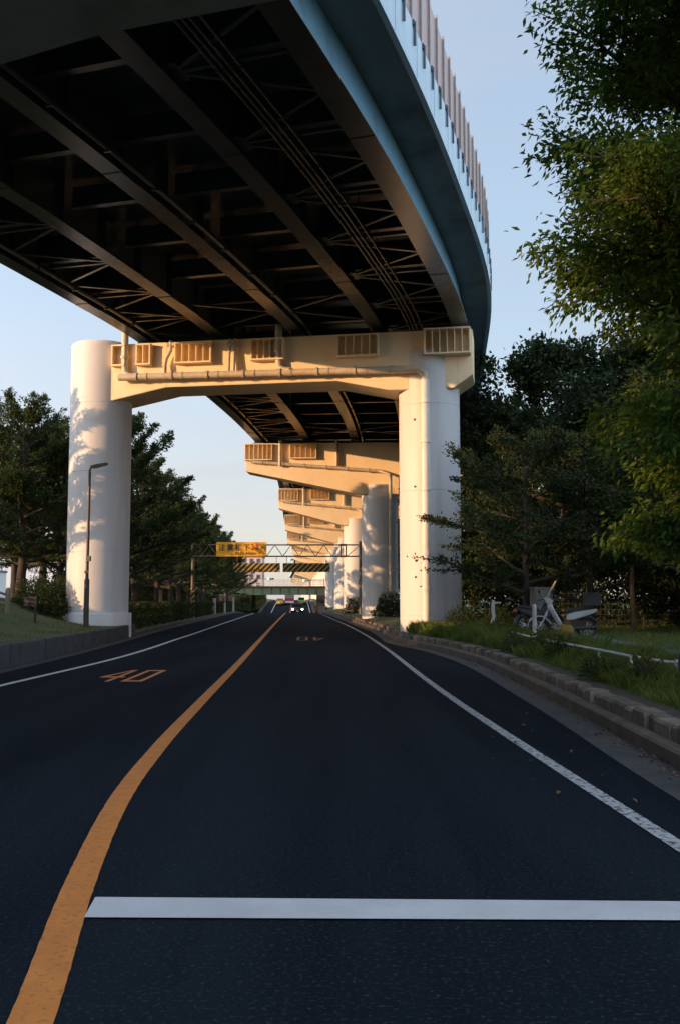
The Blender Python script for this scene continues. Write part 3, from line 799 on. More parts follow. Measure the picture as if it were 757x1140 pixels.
def make_tree(name, seed, H, Rad, base, nl, nleaf, leaf=(.18, .09), elev=(5, 50), spread=.35, flat=.5, droop=.3, r0=.2, prof='round', lm='leaf_left', bark='bark', curl=.15, subs=7, lean=(0, 0), fork=None):
    rg = np.random.default_rng(seed); r_ = random.Random(seed)
    tb = MB(); n = 9; tp_ = []
    for i in range(n):
        t = i / (n - 1); tp_.append(V(lean[0] * t * t + rg.normal() * .05 * H * .1, lean[1] * t * t + rg.normal() * .05 * H * .1, t * H * .9) if i else V(0, 0, -.3))
    tp_[1] = V(tp_[1][0] * .5, tp_[1][1] * .5, tp_[1][2])
    rad = [r0 * (1.35 if i == 0 else 1) * (1 - .86 * i / (n - 1)) for i in range(n)]
    tb.tube(tp_, rad, 9)
    def trunk_at(z):
        zz = [p[2] for p in tp_]; return V(np.interp(z, zz, [p[0] for p in tp_]), np.interp(z, zz, [p[1] for p in tp_]), z), float(np.interp(z, zz, rad))
    segs = []; wts = []
    for i in range(nl):
        t = (i + .5) / nl; z = base * .8 + (H * .86 - base * .8) * t
        if prof == 'round': pr = max(.25, math.sin(math.pi * (.16 + .76 * t)) ** .75)
        elif prof == 'full': pr = min(1., .55 + 1.0 * t) * (1 if t < .8 else 1.8 - t)
        elif prof == 'spread': pr = .55 + .55 * math.sin(math.pi * min(1, .25 + .7 * t)) - .35 * t * t
        else: pr = 1.04 - .66 * t
        L = Rad * pr * (rg.uniform(.78, 1.15) if prof != 'full' else rg.uniform(.88, 1.06)); az = i * 2.39996 + rg.normal() * .3
        el = R(elev[0] + (elev[1] - elev[0]) * t + rg.normal() * 7)
        o, rr = trunk_at(z); pts = [o]; d = V(math.cos(az) * math.cos(el), math.sin(az) * math.cos(el), math.sin(el))
        m = 6
        for k in range(1, m + 1):
            d = unit(d + V(rg.normal() * .10, rg.normal() * .10, curl * .25 + rg.normal() * .05)); pts.append(pts[-1] + d * L / m)
        r1 = min(rr * .65, .025 + .018 * L)
        tb.tube(pts, [r1 * (1 - .85 * k / m) + .004 for k in range(m + 1)], 6)
        segs.append((pts[-3], pts[-1] + d * .3)); wts.append(L * .35)
        for j in range(subs):
            tt = .22 + .74 * (j + rg.uniform(0, .8)) / subs; f = tt * m; k = min(int(f), m - 1); o2 = pts[k] + (pts[k + 1] - pts[k]) * (f - k)
            dd = unit(pts[k + 1] - pts[k]); s_ = 1 if j % 2 else -1; a2 = s_ * R(rg.uniform(30, 65))
            ca, sa = math.cos(a2), math.sin(a2)
            d2 = unit(V(dd[0] * ca - dd[1] * sa, dd[0] * sa + dd[1] * ca, dd[2] + rg.normal() * .22 + curl * .3))
            l2 = L * rg.uniform(.24, .46) * (1.15 - .5 * tt) + .25
            mid = o2 + d2 * l2 * .5 + V(0, 0, rg.normal() * .05); e2 = mid + unit(d2 + V(0, 0, curl * .5 - droop * .25)) * l2 * .55
            tb.tube([o2, mid, e2], [r1 * .32, r1 * .2, .004], 4, cap=False)
            segs += [(o2 + (mid - o2) * .2, mid), (mid, e2)]; wts += [l2 * .45, l2 * .65]
    top, _ = trunk_at(H * .88)
    for k in range(5):
        a = k * 1.3; e = top + V(math.cos(a) * .5, math.sin(a) * .5, rg.uniform(.5, 1.0) * H * .1); segs.append((top, e)); wts.append(.8); tb.tube([top, e], [.03, .005], 4, cap=False)
    A = np.array([s[0] for s in segs]); B = np.array([s[1] for s in segs]); w = np.array(wts); w /= w.sum()
    # uneven density: some twigs bare, some thick
    w = w * rg.gamma(2.2 if prof != 'full' else 5, 1, len(w)); w /= w.sum()
    idx = rg.choice(len(segs), nleaf, p=w); t = rg.beta(1.3, 1.0, nleaf)[:, None]
    P = A[idx] * (1 - t) + B[idx] * t
    sp = spread * (1.1 - .65 * t)
    off = rg.normal(size=(nleaf, 3)) * np.concatenate([sp, sp, sp * flat], 1) * .75
    P = P + off
    D = B[idx] - A[idx]; D /= np.linalg.norm(D, axis=1)[:, None] + 1e-9
    D = D + off * .8
    v, f = leaves(rg, P, D, leaf[0], leaf[1], droop)
    return tb.mesh(name + '_trunk', M[bark]), np_mesh(name + '_crown', v, f, M[lm])

def place_tree(meshes, loc, rz, s, name, label, cat, group, sz=None):
    t = empty(name, loc, rz); t.scale = (s, s, sz or s)
    tag(t, label, cat, group)
    link('trunk', meshes[0], t); link('crown', meshes[1], t)
    return t

def make_bush(seed, rx, ry, h, n, lm='leaf_bush', leaf=(.10, .055)):
    rg = np.random.default_rng(seed)
    d = rvec(rg, n); d[:, 2] = np.abs(d[:, 2]); rr = rg.beta(4, 1.2, n)[:, None]
    lump = 1 + .16 * np.sin(d[:, 0:1] * 7 + seed) * np.cos(d[:, 1:2] * 6 + seed * 2) + .1 * np.sin(d[:, 2:3] * 9)
    P = d * rr * lump * np.array([rx, ry, h])
    v, f = leaves(rg, P, d, leaf[0], leaf[1], 0, .3)
    tb = MB()
    for k in range(9):
        a = k * 2.4; tb.tube([(0, 0, -.1), (math.cos(a) * rx * .25, math.sin(a) * ry * .25, h * .4), (math.cos(a) * rx * .6, math.sin(a) * ry * .6, h * .75)], [.03, .02, .006], 5)
    return tb.mesh('bush_stems', M['bark']), np_mesh('bush_leaves', v, f, M[lm])
def place_bush(me, loc, rz, s, label, group=None, name='bush', cat='bush'):
    t = empty(name, loc, rz); t.scale = (s, s, s); tag(t, label, cat, group); link('stems', me[0], t); link('foliage', me[1], t); return t

def make_hedge(seed, L, w, h, n, lm='leaf_bush', lf=(.11, .06)):
    rg = np.random.default_rng(seed)
    P = rg.uniform(-1, 1, (n, 3)); ax = rg.integers(0, 3, n); s_ = np.where(rg.random(n) > .5, 1, -1)
    k = rg.random(n) < .8
    P[k & (ax == 1), 1] = (s_ * rg.uniform(.8, 1.05, n))[k & (ax == 1)]
    P[k & (ax != 1), 2] = rg.uniform(.75, 1.08, n)[k & (ax != 1)]
    wob = 1 + .13 * np.sin(P[:, 0] * L * .9 + seed) + .08 * np.sin(P[:, 0] * L * 2.3)
    Q = np.stack([P[:, 0] * L / 2, P[:, 1] * w / 2 * wob, (P[:, 2] + 1) / 2 * h * wob], 1)
    d = np.stack([np.zeros(n), P[:, 1], P[:, 2]], 1)
    v, f = leaves(rg, Q, d, lf[0], lf[1], 0, .4)
    b = MB(); x = -L / 2 + .3
    while x < L / 2: b.tube([(x, 0, -.1), (x + .1, .05, h * .45), (x, -.1, h * .8)], [.03, .022, .006], 5); x += .7
    return b.mesh('hedge_stems', M['bark']), np_mesh('hedge_leaves', v, f, M[lm])
def place_hedge(me, a, b_, label, zf, name='hedge', group=None):
    a = V(*a, 0); b_ = V(*b_, 0); c = (a + b_) / 2; d = b_ - a
    t = empty(name, (c[0], c[1], float(zf(np.array([c[0]]), np.array([c[1]]))[0]) - .05), math.atan2(d[1], d[0])); tag(t, label, 'hedge', group)
    link('stems', me[0], t); link('foliage', me[1], t); return t
def lz(x, y): return float(left_z(np.array([x]), np.array([y]))[0])
def rz_(x, y): return float(right_z(np.array([x]), np.array([y]))[0])

# left street trees
wood_t = [make_tree(f'wood_tree_{k}', 60 + k, 13.5, 5.2, 2.2, 26, 30000, (.27, .16), (0, 55), .55, .7, .2, .3, 'round', 'leaf_dark', 'bark', .1, 8) for k in range(2)]
TL = [make_tree(f'street_tree_{k}', 20 + k, 9.6, 4.5, 2.3, 26, 38000, (.17, .07), (4, 40), .19, .36, .15, .24, 'cone', 'leaf_left', 'bark', .28, 9) for k in range(3)]
GL = 'street trees along the left of the road'
def left_tree(k, x, y, rz, s, label): return place_tree(TL[k], (x, y, lz(x, y) - .05), rz, s, 'street_tree', label, 'tree', GL)
left_tree(0, -14.6, 45.5, .3, 1.0, 'thick trunked tree at the left edge of the picture behind the lawn')
left_tree(1, -13.6, 48.5, 1.7, .92, 'tree with forked dark trunk between the left edge and the tall white column')
left_tree(2, -16.2, 54, 3.0, 1.02, 'tree standing just left of and behind the tall white column')
left_tree(1, -19.5, 47, 4.4, 1.1, 'tree set further back behind the thick trunked tree at the left edge')
left_tree(0, -12.3, 53.5, 5.2, 1.2, 'tallest tree just right of the tall white column')
labs = ['second', 'third', 'fourth', 'fifth', 'sixth', 'seventh', 'eighth', 'ninth', 'tenth', 'eleventh']
yy = 63
for i, l in enumerate(labs):
    x = float(lkb(yy)) - 2.75 - rnd.uniform(0, .8)
    left_tree((i + 1) % 3, x, yy, rnd.uniform(0, 6.3), rnd.uniform(.98, 1.06) * (1.06 if i < 3 else 1), f'{l} tree right of the tall white column counting away along the left row')
    yy += 8.5 if i < 6 else 13
for i in range(7):
    y2 = 62 + i * 14; x = float(lkb(np.array([y2]))[0]) - 8.5 - rnd.uniform(0, 3)
    left_tree(i % 3, x, y2, rnd.uniform(0, 6.3), rnd.uniform(.95, 1.1), 'tree in the back row behind the left street trees')
# street trees of the same row nearer than the frame edge
left_tree(2, -17.4, 36.6, 2.2, .90, 'tree outside the left frame edge whose twigs reach in above the lawn')
for i, (x, y, s) in enumerate([(-15.5, 19.5, 1.0), (-16.5, 11.5, 1.06), (-15.2, 3.5, .98), (-16.2, -5, 1.05), (-15.6, -13, 1.0), (-16.3, -22, 1.04), (-22, 15.5, 1.12), (-22.5, 7, 1.1), (-22, -2, 1.15), (-22.4, -11, 1.1), (-16, -31, 1.0)]):
    place_tree(wood_t[i % 2], (x, y, lz(x, y) - .1), i * 1.3, s * .67, 'street_tree', 'street tree on the left lawn nearer than the picture edge', 'tree', GL)

# right side trees
near_t = make_tree('near_tree', 51, 15, 3.6, 2.4, 74, 135000, (.150, .064), (-4, 44), .34, .9, .55, .24, 'full', 'leaf_near', 'bark', .08, 11)
olive_t = make_tree('olive_tree', 52, 14, 4.6, 3.5, 34, 80000, (.13, .062), (10, 48), .42, .6, .3, .26, 'round', 'leaf_olive', 'bark', .12, 8)
small_t = make_tree('layered_tree', 71, 6.6, 3.6, .9, 15, 20000, (.12, .06), (2, 40), .24, .35, .15, .13, 'spread', 'leaf_bush', 'bark', .1, 9)
young_t = make_tree('young_tree', 75, 6.2, 2.3, 2.6, 11, 7000, (.15, .08), (10, 55), .28, .5, .3, .10, 'round', 'leaf_bush', 'bark2', .1, 6)
place_tree(near_t, (6.85, 15.6, rz_(6.85, 15.6)), .4, 1.0, 'broadleaf_tree', 'big bright leaved tree overhanging the upper right of the picture', 'tree', None)
place_tree(olive_t, (10.3, 18.6, rz_(10.3, 18.6)), 1.9, 1.02, 'broadleaf_tree', 'tall olive green tree behind the bright leaved tree at the right edge', 'tree', None)
place_tree(olive_t, (9.6, 12.6, rz_(9.6, 12.6)), 4.0, 1.12, 'broadleaf_tree', 'tree above the frame at right whose darker leaves hang into the top right corner', 'tree', None)
GR = 'dark trees massed behind the right verge'
place_tree(small_t, (6.1, 32.6, rz_(6.1, 32.6)), 1.2, 1.02, 'layered_tree', 'low layered tree whose branches reach in front of the right column', 'tree', None)
place_tree(small_t, (8.6, 34.2, rz_(8.6, 34.2)), 3.6, 1.08, 'layered_tree', 'low layered tree right of the one touching the column, behind the moped', 'tree', None)
place_tree(small_t, (11.4, 31.6, rz_(11, 31)), 5.1, 1.1, 'layered_tree', 'low layered tree at the right edge behind the footpath', 'tree', None)
place_tree(young_t, (9.7, 33.0, rz_(9.7, 33)), 2.0, .95, 'young_tree', 'young tree with a straight orange brown trunk on the right lawn', 'tree', None)
place_tree(young_t, (9.65, 27.6, rz_(9.6, 27.6)), 4.6, 1.15, 'young_tree', 'young tree with a dark upright trunk at the right edge of the picture', 'tree', None)
wl = [(11.0, 48, 0, 1.02, 1.06, 'tall dark tree rising right behind the right column of the portal pier'), (14.2, 42, 1, 1.0, 1.0, 'dark tree behind the layered trees on the right'),
      (9.3, 58, 1, .98, .98, 'dark tree peeping out below the curved deck edge'), (17, 50, 0, 1.1, 1.05, None), (18.5, 38, 1, 1.05, 1.0, None), (15.5, 33, 0, .92, .9, None),
      (13, 66, 0, 1.05, 1.0, None), (9.5, 78, 1, .95, .9, None), (20, 62, 1, 1.2, 1.1, None), (8.5, 98, 0, .95, .9, None), (20, 29, 1, .8, .7, None)]
for i, (x, y, k, s, sz, l) in enumerate(wl):
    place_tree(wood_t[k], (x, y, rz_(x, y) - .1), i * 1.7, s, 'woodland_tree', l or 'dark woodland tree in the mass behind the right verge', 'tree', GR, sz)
for i, (x, y) in enumerate([(6.5, 116), (5.5, 138), (4.2, 160), (2, 190), (0, 222)]):
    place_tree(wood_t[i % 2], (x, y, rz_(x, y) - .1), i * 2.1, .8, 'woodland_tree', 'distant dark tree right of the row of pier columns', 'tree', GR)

# bushes and hedges
BU = make_bush(3, .9, .9, 1.25, 3600)
place_bush(BU, (3.05, 60.5, rz_(3, 60)), 0, 1.15, 'round clipped bush at the foot of the first single column pier')
place_bush(BU, (1.2, 82.5, rz_(1.2, 82)), 2, 1.05, 'smaller clipped bush further along at the foot of the next column')
place_bush(BU, (-11.6, 39.4, lz(-11.6, 39.4)), 1, 1.1, 'dark bush left of the tall white column base')
place_bush(BU, (-12.5, 40.4, lz(-12.5, 40.4)), 2.4, .95, 'lower dark bush beside the brown sign post')
place_bush(BU, (-12.2, 43.2, lz(-12.2, 43.2)), 4, 1.35, 'tall bush behind the tall white column base')
HL = make_hedge(5, 9.6, 1.3, 1.0, 9000)
for y in (169, 180, 191, 202, 213, 224, 235):
    xx = lambda q_: float(lkb(q_)) - 1.6
    place_hedge(HL, (xx(y - 5.4), y - 5.4), (xx(y + 5.4), y + 5.4), 'far off hedge on the left beyond the green bridge', left_z, group='far hedges beyond the green bridge').scale = (1.1, 2, 2.4)
for i, y in enumerate((49, 59.2, 69.4, 80, 91, 102, 113, 124, 135, 146, 157)):
    x = lambda q_: float(lkb(q_)) - 1.25
    place_hedge(HL, (x(y - 4.8), y - 4.8), (x(y + 4.8), y + 4.8), f'{["nearest","second","third","fourth","fifth","sixth","seventh","eighth","ninth","tenth","farthest"][i]} length of low clipped hedge along the left kerb', left_z, group='clipped hedges along the left kerb')
HM = make_hedge(12, 13, 1.5, 1.35, 20000, 'leaf_dark', (.16, .10))
HR = make_hedge(8, 12.4, 1.8, 2.6, 26000, 'leaf_dark', (.17, .11))
for (a, b_, l) in (((7.0, 40.5), (14, 36.5), 'dense dark hedge behind the layered trees on the right'), ((13.0, 29.5), (21, 24), 'dense dark hedge beyond the lawn at the right edge'), ((13, 38), (24, 33), 'dense dark hedge deep in the shade under the right hand trees')):
    place_hedge(HR, a, b_, l, right_z)
for (a, b_) in (((8.5, 53), (20, 48)), ((15, 43), (26, 38)), ((20, 54), (32, 49)), ((22, 32), (33, 27))):
    place_hedge(HR, a, b_, 'dark undergrowth hedge far back in the shade on the right', right_z, group='undergrowth far back on the right').scale = (1, 1.4, 1.5)
for (a, b_) in (((-12.5, 22), (-13.2, 11)), ((-12.8, 10.5), (-13.3, -1)), ((-13.2, -1.5), (-13.2, -13)), ((-13.4, -13.5), (-13.4, -25)), ((-19, 21), (-19, 9)), ((-19, 8.5), (-19, -3)), ((-19, -3.5), (-19, -15))):
    place_hedge(HR, a, b_, 'tall dark hedge under the left trees nearer than the picture edge', left_z, group='tall hedges under the left trees')

for (a, b_) in (((-15.8, 33.5), (-15.4, 22.5)),):  # added out of view to keep low sun off the road
    place_hedge(HM, a, b_, 'unseen hedge added in the left tree gap to shade the road', left_z)
for i in range(8):
    ya = 60 + i * 13; xx = lambda q_: float(lkb(q_)) - 6.6
    place_hedge(HM, (xx(ya), ya), (xx(ya + 12), ya + 12), 'dark hedge on the bank behind the left street trees', left_z, group='dark hedges behind the left street trees')

# grass ------------------------------------------------------------------
def grass(name, seed, n, xf, y0, y1, w, zf, hmin, hmax, bw, power=1.):
    rg = np.random.default_rng(seed); y = y0 + (y1 - y0) * rg.random(n) ** power; x = xf(y, rg.random(n) * w); z = zf(x, y)
    keep = np.ones(n, bool)
    h = rg.uniform(hmin, hmax, n) * (.6 + .8 * (np.sin(x * 1.9 + y * .7) * np.sin(y * 1.1 - x) * .5 + .5)); a = rg.uniform(0, 6.283, n); ln = rg.uniform(.1, .7, n) * h
    d = np.stack([np.cos(a), np.sin(a), np.zeros(n)], 1); sd = np.stack([-np.sin(a), np.cos(a), np.zeros(n)], 1) * (bw * rg.uniform(.6, 1.3, n))[:, None]
    P = np.stack([x, y, z - .02], 1); up = np.array([0, 0, 1.])
    v = np.empty((n, 4, 3)); v[:, 0] = P - sd; v[:, 1] = P + sd
    v[:, 2] = P + d * (ln * .4)[:, None] + up * (h * .62)[:, None] + sd * .6; v[:, 3] = P + d * ln[:, None] + up * h[:, None]
    b = np.arange(n)[:, None] * 4; f = np.concatenate([b + np.array([[0, 1, 2]]), b + np.array([[0, 2, 3]])], 1).reshape(-1, 3)
    return tag(link(name, np_mesh(name, v.reshape(-1, 3), f, M['blade'])), kind='stuff')
grass('grass', 1, 72000, lambda y, t: rkb(y) + .62 + t * 1.0, 0, 37, 2.3, right_z, .06, .20, .005, 1.2)
grass('grass', 4, 9000, lambda y, t: rkb(y) + .66 + t * .55 + .25 * np.sin(y * 1.7), 18, 37, 1.6, right_z, .10, .38, .005, .8)
grass('grass', 2, 34000, lambda y, t: np.where(t < 2.6, rkb(y) + 1.55 + t * .16, pathx(y) + 1.5 + (t - 2.6)), 0, 40, 7.5, right_z, .05, .16, .006, 1.)
grass('grass', 3, 40000, lambda y, t: lkb(y) - .3 - t, 6, 45, 7.5, left_z, .03, .09, .007, 1.)
# fallen leaves in the right gutter
rg = np.random.default_rng(9); n = 480
y = 7 + 26 * rg.random(n) ** 1.4; x = rkb(y) - np.abs(rg.normal(0, .10, n)) - .01; x = np.where(rg.random(n) < .12, x - rg.random(n) * 1.5, x)
v, f = leaves(rg, np.stack([x, y, np.full(n, .014)], 1), rvec(rg, n) * np.array([1, 1, .1]), .055, .035, 0, 2)
v[:, 2] = np.clip(v[:, 2], .009, .05)
tag(link('leaf_litter', np_mesh('leaf_litter', v, f, M['dry_leaf'])), kind='stuff')

wk = [make_bush(40 + k, .28, .26, .42, 260, 'leaf_left' if k % 2 else 'leaf_olive', (.16, .03)) for k in range(3)]
for i in range(26):
    yq = rnd.uniform(11, 35); xq = float(rkb(yq)) + rnd.uniform(.6, 1.7)
    place_bush(wk[i % 3], (xq, yq, rz_(xq, yq) - .03), rnd.uniform(0, 6), rnd.uniform(.6, 1.15), 'small weed tuft in the grass of the right verge', 'weed tufts in the right verge', 'weed_clump', 'weeds')
# weed clump at the foot of the pier
for i, (x, y, l) in enumerate([(4.35, 35.6, 'weedy bush at the foot of the right column'), (5.4, 34.2, 'low weed clump right of the column foot')]):
    place_bush(make_bush(30 + i, .7, .6, .75, 1300, 'leaf_left', (.14, .035)), (x, y, rz_(x, y)), 0, 1, l, None, 'weed_clump', 'weeds')

# ------------------------------------------------------------------ street furniture
# lamp
x, y = -9.42, 37.0; z = lz(x, y); t = empty('street_lamp', (x, y, z)); tag(t, 'slim dark street lamp in front of the tall white column', 'street lamp')
b = MB(); b.tube([(0, 0, -.1), (0, 0, 1.75)], [.10, .095], 14); b.tube([(0, 0, 1.75), (0, 0, 1.82)], [.095, .062], 14); b.tube([(0, 0, 1.82), (.02, 0, 5.85)], [.062, .05], 12); b.box((0, 0, .02), (.34, .34, .04))
b.build('pole', M['dark_metal'], t)
b = MB(); b.tube([(0, 0, 5.7), (.01, 0, 5.92), (.12, 0, 6.0)], .045, 10)
b.prism([(0, -.05), (.18, -.07), (.62, -.02), (.66, .03), (.60, .07), (.15, .06), (0, .04)], (.05, 0, 6.0), unit((1, 0, .16)), unit((-.16, 0, 1)), (0, 1, 0), -.11, .11)
h = b.build('lamp_head', M['dark_metal'], t, bevel=.012)
b = MB(); b.box((.42, 0, 6.03), (.34, .16, .03), (unit((1, 0, .16)), V(0, 1, 0), unit((-.16, 0, 1)))); b.build('lens', M['lamp_glass'], h)
b = MB(); b.box((.07, -.09, 2.55), (.16, .14, .20)); b.box((.0, -.09, 2.05), (.15, .03, .10)); b.build('junction_box', M['galv'], t, bevel=.01)

# small brown sign
x, y = -10.6, 34.3; t = empty('sign_post', (x, y, lz(x, y)), R(-6)); tag(t, 'small brown board on a short post on the left lawn', 'sign')
b = MB(); b.box((.12, 0, .42), (.07, .07, .9)); b.build('post', M['dark_metal'], t, .006)
b = MB(); b.box((-.05, -.055, .72), (.46, .035, .34)); b.build('board', M['dark_metal'], t, .006)
# wooden rail fence
x, y = -11.55, 34.6; t = empty('rail_fence', (x, y, lz(x, y)), R(8)); tag(t, 'pale wooden post and rail fence at the left edge of the lawn', 'fence')
for k in range(5):
    dx_ = -1.7 * k; b = MB(); gz = lz(x + dx_, y) - lz(x, y); b.box((dx_, 0, .36 + gz), (.15, .15, .98)); b.tube([(dx_, 0, .84 + gz), (dx_, 0, .92 + gz)], [.085, .05], 8); b.build('post', M['wood'], t, .012)
for hz in (.34, .68):
    b = MB()
    for k in range(4):
        g0 = lz(x - 1.7 * k, y) - lz(x, y); g1 = lz(x - 1.7 * (k + 1), y) - lz(x, y); b.tube([(-1.7 * k - .07, 0, hz + g0), (-1.7 * (k + 1) + .07, 0, hz + g1)], .045, 8)
    b.build('rail', M['wood'], t)

# white pipe rail on the right verge
t = empty('pipe_rail', (4.4, 16, rz_(4.4, 16))); ti = V(*t.location); tag(t, 'low white pipe rail with a tall bent end post on the right verge', 'rail')
rp = [(4.78, 31.2, .68), (4.55, 27, .66), (4.30, 22, .66), (4.38, 17, .655), (4.42, 15, .645), (4.55, 13.9, .64), (5.0, 13.0, .635), (7.0, 11.2, .63)]
b = MB(); b.tube(rp, .025, 10); rebase(b, ti).build('rail', M['white_paint'], t)
for (px_, py_) in ((4.42, 19.4), (4.38, 16.9), (4.36, 15.0), (4.62, 13.75), (6.0, 12.1)):
    b = MB(); b.tube([(px_, py_, rz_(px_, py_) - .1), (px_, py_, .68)], .025, 10); rebase(b, ti).build('post', M['white_paint'], t)
b = MB(); b.tube([(4.24, 21.8, rz_(4.2, 21.8) - .1), (4.25, 21.8, 1.36)], .045, 12); b.sphere((4.25, 21.8, 1.36), .045); rebase(b, ti).build('post', M['white_paint'], t)
b = MB(); g = rz_(4.78, 31.3); b.tube([(4.72, 31.3, g - .1), (4.74, 31.3, g + .22), (4.83, 31.3, g + .5), (4.80, 31.3, g + .78), (4.82, 31.3, g + 1.02)], .055, 10); b.tube([(4.82, 31.3, g + .93), (5.05, 31.3, g + .93)], .035, 8)
o = rebase(b, ti).build('post', M['white_paint'], t); o['label'] = 'tall bent post at the far end'

# marker posts beyond the column on the left
def marker(x, y, h, w, m1, m2, label):
    t = empty('marker_post', (x, y, lz(x, y))); tag(t, label, 'post')
    b = MB(); b.box((0, 0, h * .25), (w, w, h * .5 + .1)); b.build('base', m1, t, .01)
    b = MB(); b.box((0, 0, h * .75), (w * .85, w * .85, h * .5)); b.box((0, 0, h + .02), (w * 1.1, w * 1.1, .05)); b.build('cap', m2, t, .01)
M['pinkish'] = mat('faded_pink_paint', (.36, .18, .16), (.3, .15, .13), rough=.7, scale=3)
marker(-11.9, 66, 1.9, .22, M['cabinet'], M['pinkish'], 'square post with faded pink upper half beyond the white column')
marker(-12.1, 96, 1.5, .28, M['white_paint'], M['white_paint'], 'stout pale post on the left kerb before the yellow sign')
marker(-12.0, 104, 2.0, .18, M['white_paint'], M['cabinet'], 'slim pale post right of the stout pale post')
marker(-12.6, 118, 1.6, .22, M['white_paint'], M['white_paint'], 'distant white post beside the left line end')

# height limit gantry
GY = 78.; gx0, gx1 = -11.55, 1.62; gz = .2
t = empty('height_limit_gantry', (gx1, GY, gz)); ti = V(*t.location); tag(t, 'lattice gantry over the road carrying the yellow height limit sign', 'gantry')
b = MB(); b.tube([(gx1, GY, 0), (gx1, GY, 6.1)], .13, 12)
for z in (1.0, 2.6): b.tube([(gx1, GY, z), (gx1, GY, z + .08)], .17, 12)
b.box((gx1 - .05, GY - .2, 2.9), (.26, .22, .36)); rebase(b, ti).build('post', M['rust'], t)
b = MB(); b.tube([(gx0, GY, 0), (gx0, GY, 2.4)], .16, 12, 1); b.tube([(gx0, GY, 2.4), (gx0, GY, 6.1)], .13, 12, 0)
o = rebase(b, ti).build('post', [M['rust'], M['stripes']], t); o['label'] = 'striped left post'
b = MB(); zt_, zb_ = 5.82, 4.92
for z in (zt_, zb_): b.tube([(gx0, GY, z), (gx1, GY, z)], .055, 8)
npan = 9; px_ = np.linspace(gx0, gx1 - 1.6, npan * 2 + 1)
for i in range(npan * 2): b.tube([(px_[i], GY, zb_ if i % 2 else zt_), (px_[i + 1], GY, zt_ if i % 2 else zb_)], .032, 6)
for xx in (gx1 - 1.55, gx1 - 1.15): b.tube([(xx, GY, zb_ - .06), (xx, GY, zt_ + .08)], .05, 8)
b.tube([(gx1 - 1.1, GY, zb_), (gx1, GY, zt_)], .032, 6)
b.box((gx1 - 1.35, GY, zt_), (.5, .2, .16)); b.box((gx1 - 1.35, GY, zb_), (.5, .2, .16))
rebase(b, ti).build('truss', M['rust'], t)
b = MB(); b.box((-7.73, GY - .12, 5.47), (3.95, .06, 1.13)); sg = rebase(b, ti).build('sign_panel', M['sign_y'], t, .008)
b = MB(); b.tube([(-9.0, GY - .05, 4.95), (-9.0, GY - .05, 5.95)], .03, 6); b.tube([(-6.5, GY - .05, 4.95), (-6.5, GY - .05, 5.95)], .03, 6); rebase(b, ti).build('clamp', M['rust'], t)
def text_mesh(body, size, m, parent, loc, name='lettering', bold=.0, sx=1.):
    cu = bpy.data.curves.new(name, 'FONT'); cu.body = body; cu.size = size; cu.extrude = .004; cu.offset = bold; cu.align_x = 'LEFT'; cu.align_y = 'BOTTOM_BASELINE'
    cu.resolution_u = 3
    to = bpy.data.objects.new(name, cu); col.objects.link(to)
    dg = bpy.context.evaluated_depsgraph_get(); me = bpy.data.meshes.new_from_object(to.evaluated_get(dg))
    bpy.data.objects.remove(to); me.materials.clear(); me.materials.append(m)
    o = link(name, me, parent); o.location = loc; o.rotation_euler = (R(90), 0, 0); o.scale = (sx, 1, 1); return o
fy = GY - .155 - ti[1]
def sl(x, z): return (x - ti[0], fy, z - ti[2])
text_mesh('注', .54, M['ink'], sg, sl(-9.55, 5.42), bold=.010); text_mesh('意', .54, M['ink'], sg, sl(-8.88, 5.42), bold=.010)
text_mesh('桁', .54, M['ink'], sg, sl(-8.22, 5.42), bold=.010); text_mesh('下', .54, M['ink'], sg, sl(-7.60, 5.42), bold=.010); text_mesh('3.8', .64, M['redink'], sg, sl(-6.98, 5.43), bold=.012, sx=.78); text_mesh('m', .44, M['ink'], sg, sl(-6.20, 5.44), bold=.008)
text_mesh('この先 150m', .34, M['ink'], sg, sl(-8.62, 5.03), bold=.004, sx=1.1)
for (xa, xb, l) in ((-8.35, -4.70, 'left of two black and yellow striped boards hung under the gantry'), (-4.48, -.78, 'right of two black and yellow striped boards hung under the gantry')):
    t2 = empty('clearance_board', ((xa + xb) / 2, GY, 4.03)); tag(t2, l, 'warning board', 'striped clearance boards')
    b = MB(); b.box((0, 0, 0), (xb - xa, .05, .70)); b.build('board', M['stripes'], t2, .006)
    b = MB()
    for xx in (-.42, .42): b.tube([(xx * (xb - xa), 0, .35), (xx * (xb - xa), 0, .87)], .022, 6)
    b.build('hanger', M['rust'], t2)

# green underpass bridge ---------------------------------------------------
BY = 170.
t = empty('road_bridge', (-9, BY, 2.35)); ti = V(*t.location); tag(t, 'low green girder bridge crossing over the road where it dips', 'bridge')
b = MB()
b.box((-11, BY - 4.0, 2.95), (24, .3, 1.15)); b.box((-11, BY + 4.0, 2.95), (24, .3, 1.15)); b.box((-11, BY - 4.0, 2.36), (24, .5, .06)); b.box((-11, BY - 4.0, 3.54), (24, .5, .06))
for xx in np.arange(-22, 1, 1.5): b.box((xx, BY - 4.18, 2.95), (.05, .10, 1.1))
rebase(b, ti).build('girder', M['green_steel'], t)
b = MB(); b.box((-11, BY, 3.68), (24, 9.0, .22)); rebase(b, ti).build('deck', M['gutter'], t)
for sg_ in (-1, 1):
    b = MB(); yb = BY + sg_ * 4.4
    for z in (4.15, 4.55, 4.9): b.box((-11, yb, z), (24, .06, .06))
    for xx in np.arange(-22.5, 1, 1.2): b.box((xx, yb, 4.35), (.06, .07, 1.12))
    rebase(b, ti).build('railing', M['white_paint'], t)
b = MB(); b.box((-1.9, BY, .5), (4.0, 9.4, 3.64)); rebase(b, ti).build('abutment', M['shaded_wall'], t, .02)
